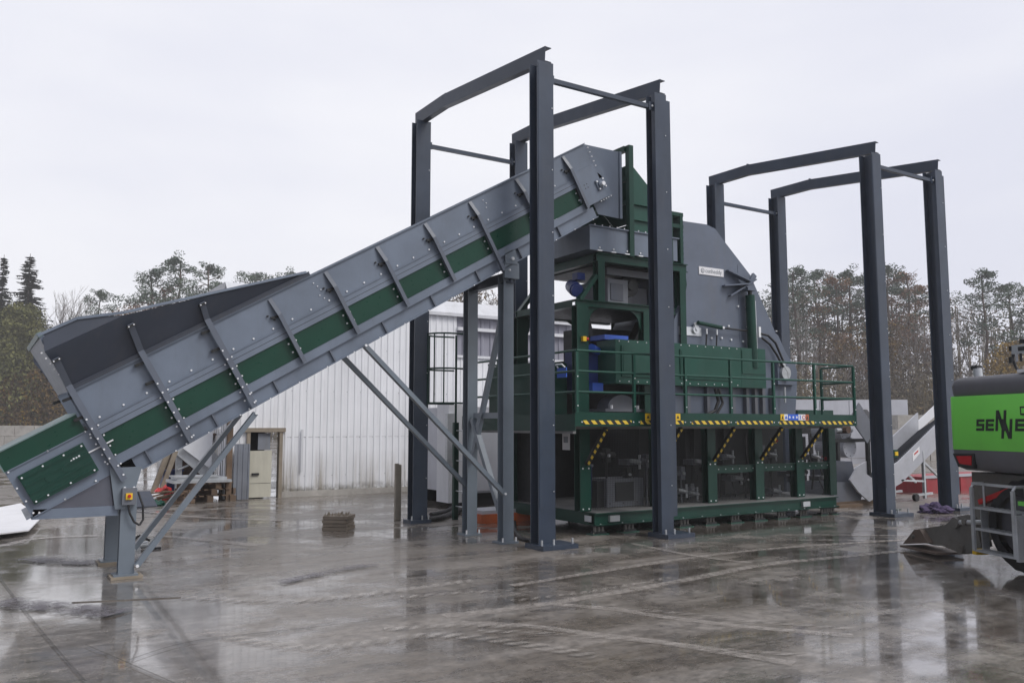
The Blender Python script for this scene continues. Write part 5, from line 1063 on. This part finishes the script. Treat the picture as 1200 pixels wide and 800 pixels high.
# ------------------------------------------------------------------ block walls far away
def blockwall(p, q, h, label, name='block_wall', rows=2, mat='concrete_block', th=.8):
    r = root(name, ((p.x+q.x)/2, (p.y+q.y)/2, 0), label, 'wall'); d = (q-p); L = d.length; d.normalize(); nn = Vector((-d.y, d.x, 0)); m = MB(lambda v: Vector((p.x, p.y, 0))+d*v.x+nn*v.y+Vector((0, 0, v.z)))
    bl = 1.6; hh = h/rows; random.seed(4)
    for j in range(rows):
        x = -(j % 2)*.8
        while x < L: jz = random.uniform(-.03, .03); m.box(x+.02, x+bl-.02, jz, th+jz, j*hh+.001, (j+1)*hh-.02); x += bl
    m.build('blocks', mat, r)
blockwall(far(-60, 69), far(110, 69), 1.74, 'low wall of pale concrete blocks at the far left edge of the yard')
blockwall(far(925, 46), far(1040, 46), 3.15, 'tall pale concrete wall behind the right end of the walkway', rows=1, mat='container_white')
blockwall(far(1050, 44), far(1130, 44), 2.3, 'heap of pale concrete blocks seen between the far frame columns', rows=3)
blockwall(far(180, 60), far(262, 60), 1.2, 'low concrete wall seen under the conveyor beyond the lean-to', rows=2)
# ------------------------------------------------------------------ trees
def leafquads(m, cen, rx, ry, rz, n, size, rng, mi=0, flat=.0):
    for _ in range(n):
        while True:
            a = Vector((rng.uniform(-1, 1), rng.uniform(-1, 1), rng.uniform(-1, 1)))
            if a.length < 1: break
        if rng.random() < .6: a = a.normalized()*rng.uniform(.7, 1.)
        p = Vector((cen[0]+a.x*rx, cen[1]+a.y*ry, cen[2]+a.z*rz))
        u = Vector((rng.gauss(0, 1), rng.gauss(0, 1), rng.gauss(0, 1)*(1-flat))).normalized(); w = u.cross(Vector((rng.gauss(0, 1), rng.gauss(0, 1), rng.gauss(0, 1)))).normalized()
        s1 = size*rng.uniform(.5, 1.2); s2 = s1*rng.uniform(.35, .8)
        m.add([p-u*s1, p+w*s2, p+u*s1, p-w*s2*.6], [(0, 1, 2, 3)], mi)
def protomesh(m, name, mats):
    o = m.build(name, mats); me = o.data; bpy.data.objects.remove(o); return me
def pine_meshes(seed, H=20, cr=3.2, base=.5):
    rng = random.Random(seed); t = MB(); c = MB(); x = y = 0; pts = []
    for i in range(9): pts.append(Vector((x, y, H*.97*i/8))); x += rng.uniform(-.22, .22); y += rng.uniform(-.22, .22)
    for i in range(8): t.tube(pts[i], pts[i+1], .2*(1-.1*i)+.03, .2*(1-.1*(i+1))+.03, n=6, cap=False)
    nl = rng.randint(15, 20)
    for k in range(nl):
        f = base+(1-base)*(k+.5)/nl; z = H*f; i = min(7, int(f/.97*8)); o = pts[i]+(pts[i+1]-pts[i])*(f/.97*8-i) if f < .97 else pts[8]
        a = k*2.4+rng.uniform(-.4, .4); g_ = (f-base)/(1-base); L = cr*(math.sin(math.pi*min(.97, g_*.75+.2)))*rng.uniform(.55, 1.15)
        if g_ > .9: L *= .5
        e = o+Vector((math.cos(a)*L, math.sin(a)*L, L*rng.uniform(.05, .45))); t.tube(o, e, .07, .025, n=4, cap=False)
        leafquads(c, e, L*.42+.45, L*.42+.45, .42+L*.1, 150, .135, rng); mid = (o+e*2)/3
        leafquads(c, mid+Vector((0, 0, .2)), L*.3+.3, L*.3+.3, .35, 44, .14, rng)
        for q in range(2): b2 = e+Vector((rng.uniform(-1, 1), rng.uniform(-1, 1), rng.uniform(-.2, .8))); t.tube(mid, b2, .03, .012, n=3, cap=False); leafquads(c, b2, .55, .55, .33, 44, .135, rng)
    leafquads(c, pts[8]+Vector((0, 0, .1)), .9, .9, .55, 60, .2, rng)
    for k in range(10):   # dead limbs on the bare trunk
        z = H*rng.uniform(.2, base+.1); a = rng.uniform(0, 6.3); L = rng.uniform(.5, 1.6); i = int(z/H/.97*8); o = pts[i]; t.tube(Vector((o.x, o.y, z)), Vector((o.x+math.cos(a)*L, o.y+math.sin(a)*L, z+rng.uniform(-.2, .4))), .03, .01, n=3, cap=False)
    return protomesh(t, 'trunk', 'bark'), protomesh(c, 'crown', 'pine_needles')
def spruce_meshes(seed, H=20, cr=2.6):
    rng = random.Random(seed); t = MB(); c = MB(); t.tube((0, 0, 0), (0, 0, H), .22, .02, n=6, cap=False); lv = 74
    for k in range(lv):
        f = k/lv; z = H*(.08+.91*f); R = cr*(1-f)**.85+.12; nb = max(4, int(9*(1-f)+3))
        for j in range(nb):
            a = rng.uniform(0, 6.3); L = R*rng.uniform(.65, 1.12); d = Vector((math.cos(a), math.sin(a), 0)); n = max(2, int(L*7))
            for q in range(n):
                s_ = (q+.7)/n*L; p = d*s_+Vector((0, 0, z-.28*s_+rng.uniform(-.05, .1)+.1*s_*s_/max(R, .5))); side = Vector((-d.y, d.x, 0))*(.2+.3*(1-s_/(L+.1)))*rng.uniform(.6, 1.3); u = d*.3+Vector((0, 0, -.05))
                c.add([p-side-u*.2-Vector((0, 0, .09)), p+u, p+side-u*.2-Vector((0, 0, .09)), p-u*.6], [(0, 1, 2, 3)])
                if rng.random() < .35: c.add([p, p+u*.7, p+u*.3+Vector((0, 0, -.22))], [(0, 1, 2)])
    return protomesh(t, 'trunk', 'bark'), protomesh(c, 'crown', 'spruce_needles')
def bare_meshes(seed, H=14, spread=.5, bark='grey_bark', leaf=None, nleaf=0, r0=.16, thick=.012):
    rng = random.Random(seed); t = MB(); c = MB(); tips = []
    def grow(p, d, L, r_, dep):
        n = 3
        for i in range(n):
            q = p+d*(L/n); t.tube(p, q, r_*(1-.2*i/n), r_*(1-.2*(i+1)/n), n=5 if dep < 2 else 3, cap=False); p = q; d = (d+Vector((rng.uniform(-.13, .13), rng.uniform(-.13, .13), rng.uniform(-.02, .1)))).normalized()
            if dep >= 1 and dep < 5 and i < n-1: 
                e = (d+Vector((rng.uniform(-1, 1), rng.uniform(-1, 1), rng.uniform(-.1, .5)))*.9).normalized(); grow(p, e, L*.5, max(r_*.45, thick), dep+2)
        if dep >= 6: tips.append(p); return
        for k in range(rng.choice((2, 2, 3))):
            e = (d+Vector((rng.uniform(-1, 1), rng.uniform(-1, 1), rng.uniform(-.1, .4)))*spread).normalized(); grow(p, e, L*rng.uniform(.62, .82), max(r_*.62, thick), dep+1)
    grow(Vector((0, 0, 0)), Vector((0, 0, 1)), H*.3, r0, 0)
    if leaf:
        for k in range(nleaf): q = rng.choice(tips); leafquads(c, q, .7, .7, .5, 3, .15, rng)
    return protomesh(t, 'trunk', bark), (protomesh(c, 'crown', leaf) if leaf else None)
def bush_meshes(seed, H, R, n, mat, leaf=.2, cone=.0):
    rng = random.Random(seed); t = MB(); c = MB(); t.tube((0, 0, 0), (0, 0, H*.85), .2, .04, n=6, cap=False)
    for k in range(int(n/60)):
        f = rng.uniform(.03, 1)**.9; rr = R*(1-cone*f)*math.sqrt(max(.03, 1-(max(0, f-.35)/.66)**2)); a = rng.uniform(0, 6.3); q = rr*math.sqrt(rng.random())*.92; e = Vector((math.cos(a)*q, math.sin(a)*q, H*f*.95)); 
        if q > .8: t.tube((0, 0, max(0.1, H*f*.95-q*.7)), e, .05, .015, n=3, cap=False)
        leafquads(c, e, R*.24+.2, R*.24+.2, R*.22+.2, 60, leaf, rng)
    return protomesh(t, 'trunk', 'bark'), protomesh(c, 'crown', mat)
HTS = {}
def plant(u, d, htop, protos, H0, label, cat, group, name, crownmat=None, rot=None, wide=1., rng=random.Random(99)):
    # htop = pixel row of the tree top
    p = far(u, d); Hh = EYE+(498-htop)*d/F; H0 = HTS.setdefault(protos[0].name, max(v.co.z for me_ in protos if me_ for v in me_.vertices)); s_ = Hh/H0
    o = root(name, (p.x, p.y, 0), label, cat, group); 
    for nm, me in (('trunk', protos[0]), ('crown', protos[1])):
        if me is None: continue
        c = bpy.data.objects.new(nm, me); C.objects.link(c); c.parent = o; c.scale = (s_*wide, s_*wide, s_); c.rotation_euler.z = rng.uniform(0, 6.3) if rot is None else rot
        if crownmat and nm == 'crown': c.material_slots[0].link = 'OBJECT'; c.material_slots[0].material = MAT[crownmat]
    return o
PI_ = [pine_meshes(s, base=b, cr=c) for s, b, c in ((1, .5, 3.4), (2, .42, 2.8), (3, .6, 3.8), (4, .5, 2.4), (8, .3, 3.0))]
SP = [spruce_meshes(5, cr=3.4), spruce_meshes(6, cr=3.0)]
BA = [bare_meshes(11, spread=.5, thick=.008), bare_meshes(12, spread=.65, thick=.008), bare_meshes(13, spread=.55, leaf='rust_leaves', nleaf=900), bare_meshes(14, spread=.6, leaf='autumn_leaves', nleaf=1400), bare_meshes(15, spread=.45, bark='birch_bark', r0=.14)]
LG = 'trees beyond the yard on the left'; RG = 'tall trees of the wood on the right'
plant(27, 92, 295, SP[0], 20, 'tall dark spruce at the left, right behind the olive hedge tree', 'tree', LG, 'spruce_tree', wide=1.35)
plant(-4, 84, 296, SP[1], 20, 'dark spruce cut by the left edge of the photo', 'tree', LG, 'spruce_tree')
TJ = bush_meshes(21, 12, 3.6, 26000, 'thuja_leaves', .17, .25)
plant(22, 84, 352, TJ, 12, 'broad olive green tree at the far left behind the block wall', 'tree', LG, 'hedge_tree', wide=1.05)
plant(-22, 86, 338, TJ, 12, 'olive green tree half outside the left edge', 'tree', LG, 'hedge_tree', rot=2.)
AB = bush_meshes(22, 8, 3.6, 16000, 'autumn_leaves', .2)
plant(56, 84, 420, AB, 8, 'brown shrub with yellow leaves right of the olive tree', 'shrub', 'shrubs beyond the block wall', 'autumn_shrub')
plant(14, 83, 432, AB, 8, 'brown shrub with yellow leaves at the foot of the olive tree', 'shrub', 'shrubs beyond the block wall', 'autumn_shrub', rot=1.)
plant(92, 85, 440, AB, 8, 'dull shrub with few leaves behind the green conveyor tail', 'shrub', 'shrubs beyond the block wall', 'autumn_shrub', rot=4.)
plant(62, 96, 330, BA[0], 11.5, 'bare pale tree right of the tall spruce', 'tree', LG, 'bare_tree')
plant(84, 100, 340, BA[1], 11.5, 'bare twiggy tree between the spruce and the first pine', 'tree', LG, 'bare_tree')
plant(110, 98, 335, PI_[3], 20, 'slim pine just above the left end of the hopper', 'tree', LG, 'pine_tree')
plant(74, 92, 378, PI_[4], 20, 'small brownish pine low behind the hopper corner', 'tree', LG, 'pine_tree', crownmat='autumn_leaves')
plant(128, 104, 348, BA[2], 11.5, 'small bare tree with rusty leaves right of the slim pine', 'tree', LG, 'bare_tree')
plant(147, 106, 340, BA[2], 11.5, 'rusty leaved tree left of the big pine group', 'tree', LG, 'bare_tree', rot=2.)
plant(176, 96, 308, PI_[1], 20, 'left pine of the dense group above the hopper', 'tree', LG, 'pine_tree', wide=1.15)
plant(203, 97, 293, PI_[0], 20, 'tallest pine of the dense group above the hopper', 'tree', LG, 'pine_tree', wide=1.1)
plant(190, 101, 330, PI_[4], 20, 'lower pine filling the middle of the dense group', 'tree', LG, 'pine_tree', crownmat='rust_leaves')
plant(243, 99, 303, PI_[3], 20, 'thin single pine with bare top right of the dense group', 'tree', LG, 'pine_tree')
plant(297, 118, 316, PI_[2], 20, 'pine top showing left above the hopper tip', 'tree', LG, 'pine_tree')
plant(318, 122, 322, BA[2], 11.5, 'reddish treetop between the two pine tops above the hopper tip', 'tree', LG, 'bare_tree', rot=1.)
plant(340, 118, 311, PI_[1], 20, 'pine top showing right above the hopper tip', 'tree', LG, 'pine_tree')
plant(560, 110, 300, BA[3], 11.5, 'treetops showing above the shed roof under the conveyor', 'tree', LG, 'bare_tree')
RT_ = [(868, 100, 345, 0, 'thin crown showing just right of the grey housing slope', None), (893, 100, 352, 3, 'small pine low between the housing and the green rail', None),
       (936, 96, 306, 0, 'pine with tall crown directly right of the back column of the far frame', None), (958, 102, 314, 2, 'broad dark pine second right of the back column', None), (981, 98, 318, 1, 'brownish pine in the middle of the gap over the railing', 'rust_leaves'),
       (1000, 100, 309, 0, 'pine just left of the third tall column', None), (948, 110, 335, 4, 'lower orange brown pine behind the railing', 'rust_leaves'), (1044, 97, 303, 1, 'high pine just right of the third tall column', None),
       (1064, 99, 312, 3, 'reddish pine crown in the narrow gap between the far columns', 'rust_leaves'), (1078, 103, 333, 2, 'lower brownish pine left of the last tall column', 'rust_leaves'), (1020, 104, 316, 2, 'pine mostly hidden by the third tall column', None),
       (1158, 90, 309, 0, 'freestanding tall pine above the material handler', None), (1188, 94, 330, 2, 'broad pine at the right edge above the material handler', None), (1222, 92, 326, 1, 'pine cut by the right edge of the photo', None),
       (915, 108, 330, 3, 'pine partly behind the back column of the far frame', None)]
for u, d, h_, k, lb, cm in RT_: plant(u, d, h_, PI_[k], 20, lb, 'tree', RG, 'pine_tree', crownmat=cm, wide=1.12)
for u, d, h_, k, lb in ((935, 96, 350, 4, 'pale birch stem with thin crown left of the dark pines'), (970, 92, 380, 3, 'autumn coloured tree beneath the dark pines over the railing'), (1010, 90, 395, 2, 'rusty tree low left of the third column'), (1055, 88, 372, 3, 'leafy autumn tree low between the far columns'),
                        (1082, 92, 360, 2, 'rust coloured tree just left of the last column'), (1128, 92, 352, 1, 'bare tree right of the last tall column'), (1108, 96, 400, 3, 'autumn tree behind the last tall column'), (1146, 86, 418, 0, 'bare low tree above the filler cap of the handler'),
                        (990, 86, 400, 1, 'bare tree low over the walkway railing'), (1210, 88, 380, 1, 'bare tree at the right photo edge')):
    plant(u, d, h_, BA[k], 11.5, lb, 'tree', RG, 'bare_tree')
YB_ = bush_meshes(31, 9, 3.0, 9000, 'yellow_leaves', .17)
plant(1188, 80, 398, YB_, 9, 'yellow leaved tree behind the lamp bracket at the right edge', 'tree', RG, 'yellow_tree')
# undergrowth and the depth of the wood: nobody could count it
rng = random.Random(77); m = MB()
def scrub(u0, u1, d0, d1, h0, h1, n):
    for _ in range(n):
        d = rng.uniform(d0, d1); u = rng.uniform(u0, u1); p = far(u, d); h_ = rng.uniform(h0, h1)*(.75+.4*noise.noise(Vector((p.x*.12, p.y*.12, 2)))); 
        for k in range(4):
            a = p+Vector((rng.uniform(-.5, .5), rng.uniform(-.5, .5), 0)); b = a+Vector((rng.uniform(-.6, .6), rng.uniform(-.6, .6), h_*rng.uniform(.6, 1))); m.tube(a, b, .03, .012, n=3, cap=False)
        for k in range(4):
            c = p+Vector((rng.uniform(-.8, .8), rng.uniform(-.8, .8), h_*rng.uniform(.1, 1))); leafquads(m, c, .9, .9, .8, 14, .2, rng)
scrub(850, 1260, 78, 96, 4, 10.5, 1150); scrub(-60, 140, 84, 100, 3, 9, 200); scrub(100, 420, 100, 118, 3, 8, 160); scrub(480, 780, 90, 105, 4, 9, 90)
o = m.build('undergrowth', 'scrub_twigs'); o['kind'] = 'stuff'; o['label'] = 'brown and olive undergrowth along the edge of the wood'; o['category'] = 'undergrowth'
m = MB()
for _ in range(90):
    d = rng.uniform(100, 135); u = rng.uniform(860, 1260); p = far(u, d); h_ = rng.uniform(14, 18.5); q = p+Vector((rng.uniform(-.6, .6), 0, h_)); m.tube(p, q, .15, .06, n=4, cap=False)
    for k in range(6): leafquads(m, q+Vector((rng.uniform(-2, 2), rng.uniform(-2, 2), rng.uniform(-6, 0))), 1.4, 1.4, .8, 14, .26, rng)
o = m.build('distant_wood', 'scrub_twigs'); o['kind'] = 'stuff'; o['label'] = 'thin trunks and twigs of the wood further back'; o['category'] = 'wood'
# ------------------------------------------------------------------ air

def haze():
    mt = bpy.data.materials.new('haze'); mt.use_nodes = True; nt = mt.node_tree; nt.nodes.clear(); out_ = nt.nodes.new('ShaderNodeOutputMaterial'); v = nt.nodes.new('ShaderNodeVolumePrincipled')
    v.inputs['Color'].default_value = (.985, .985, 1., 1); v.inputs['Density'].default_value = HAZE; v.inputs['Anisotropy'].default_value = .0; nt.links.new(v.outputs[0], out_.inputs['Volume']); MAT['haze'] = mt
    m = MB(); m.box(-60, 160, -20, 170, -1, 30); o = m.build('haze', 'haze'); o['kind'] = 'stuff'; o['label'] = 'thin damp haze over the whole yard'; o['category'] = 'haze'
HAZE = .0011
haze()
# ------------------------------------------------------------------ sky, sun, camera
w = bpy.data.worlds.new('World'); SC.world = w; w.use_nodes = True; nt = w.node_tree; bg = nt.nodes['Background']
sky = nt.nodes.new('ShaderNodeTexSky'); sky.sky_type = 'NISHITA'; sky.sun_disc = False; SE = rad(48); sky.sun_elevation = SE
SAZ = rad(-62)    # direction the light comes from, measured from +X towards +Y
sky.sun_rotation = math.pi/2-SAZ; sky.air_density = 1.; sky.dust_density = 4.; sky.ozone_density = 1.
tc = nt.nodes.new('ShaderNodeTexCoord'); mp = nt.nodes.new('ShaderNodeMapping'); mp.inputs['Scale'].default_value = (1, 1, 3.); nt.links.new(tc.outputs['Generated'], mp.inputs[0])
ns = nd(nt, 'ShaderNodeTexNoise', i_Scale=1.6, i_Detail=4, i_Roughness=.5); nt.links.new(mp.outputs[0], ns.inputs['Vector'])
CLD = ramp(nt, ns.outputs['Fac'], [(.34, (7.45, 7.6, 8.6)), (.66, (8.9, 8.95, 9.45))])
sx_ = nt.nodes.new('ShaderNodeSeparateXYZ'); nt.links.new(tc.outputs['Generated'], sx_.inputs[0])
CLD = mixc(nt, 1., CLD, ramp(nt, mth(nt, 'ADD', mth(nt, 'MULTIPLY', sx_.outputs['X'], .5), .5), [(.0, (.4, .41, .44)), (.49, (1., 1., 1.))]), 'MULTIPLY')  # unseen sky dimmed towards -X, added to darken the column faces turned that way
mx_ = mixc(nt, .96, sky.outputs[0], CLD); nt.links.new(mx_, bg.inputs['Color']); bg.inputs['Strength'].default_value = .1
sl = bpy.data.lights.new('sun', 'SUN'); sl.energy = 1.7; sl.angle = rad(25); sl.color = (1, .97, .93); so = bpy.data.objects.new('sun', sl); C.objects.link(so)
dv = Vector((math.cos(SAZ)*math.cos(SE), math.sin(SAZ)*math.cos(SE), math.sin(SE))); so.rotation_euler = dv.to_track_quat('Z', 'Y').to_euler()
cam = bpy.data.cameras.new('camera'); cam.lens = F/1200*36; cam.sensor_width = 36; cam.sensor_fit = 'HORIZONTAL'; cam.clip_end = 2000; co = bpy.data.objects.new('camera', cam); C.objects.link(co)
co.location = (0, 0, EYE); look = FW*math.cos(PIT)+Vector((0, 0, math.sin(PIT))); co.rotation_euler = look.to_track_quat('-Z', 'Y').to_euler(); SC.camera = co
SC.view_settings.view_transform = 'Standard'; SC.view_settings.look = 'None'; SC.view_settings.exposure = .12; SC.view_settings.gamma = 1
SC.cycles.max_bounces = 6; SC.cycles.transparent_max_bounces = 24; SC.cycles.volume_bounces = 2; SC.cycles.use_denoising = True
for o in bpy.data.objects:
    if '_rz' in o: del o['_rz']
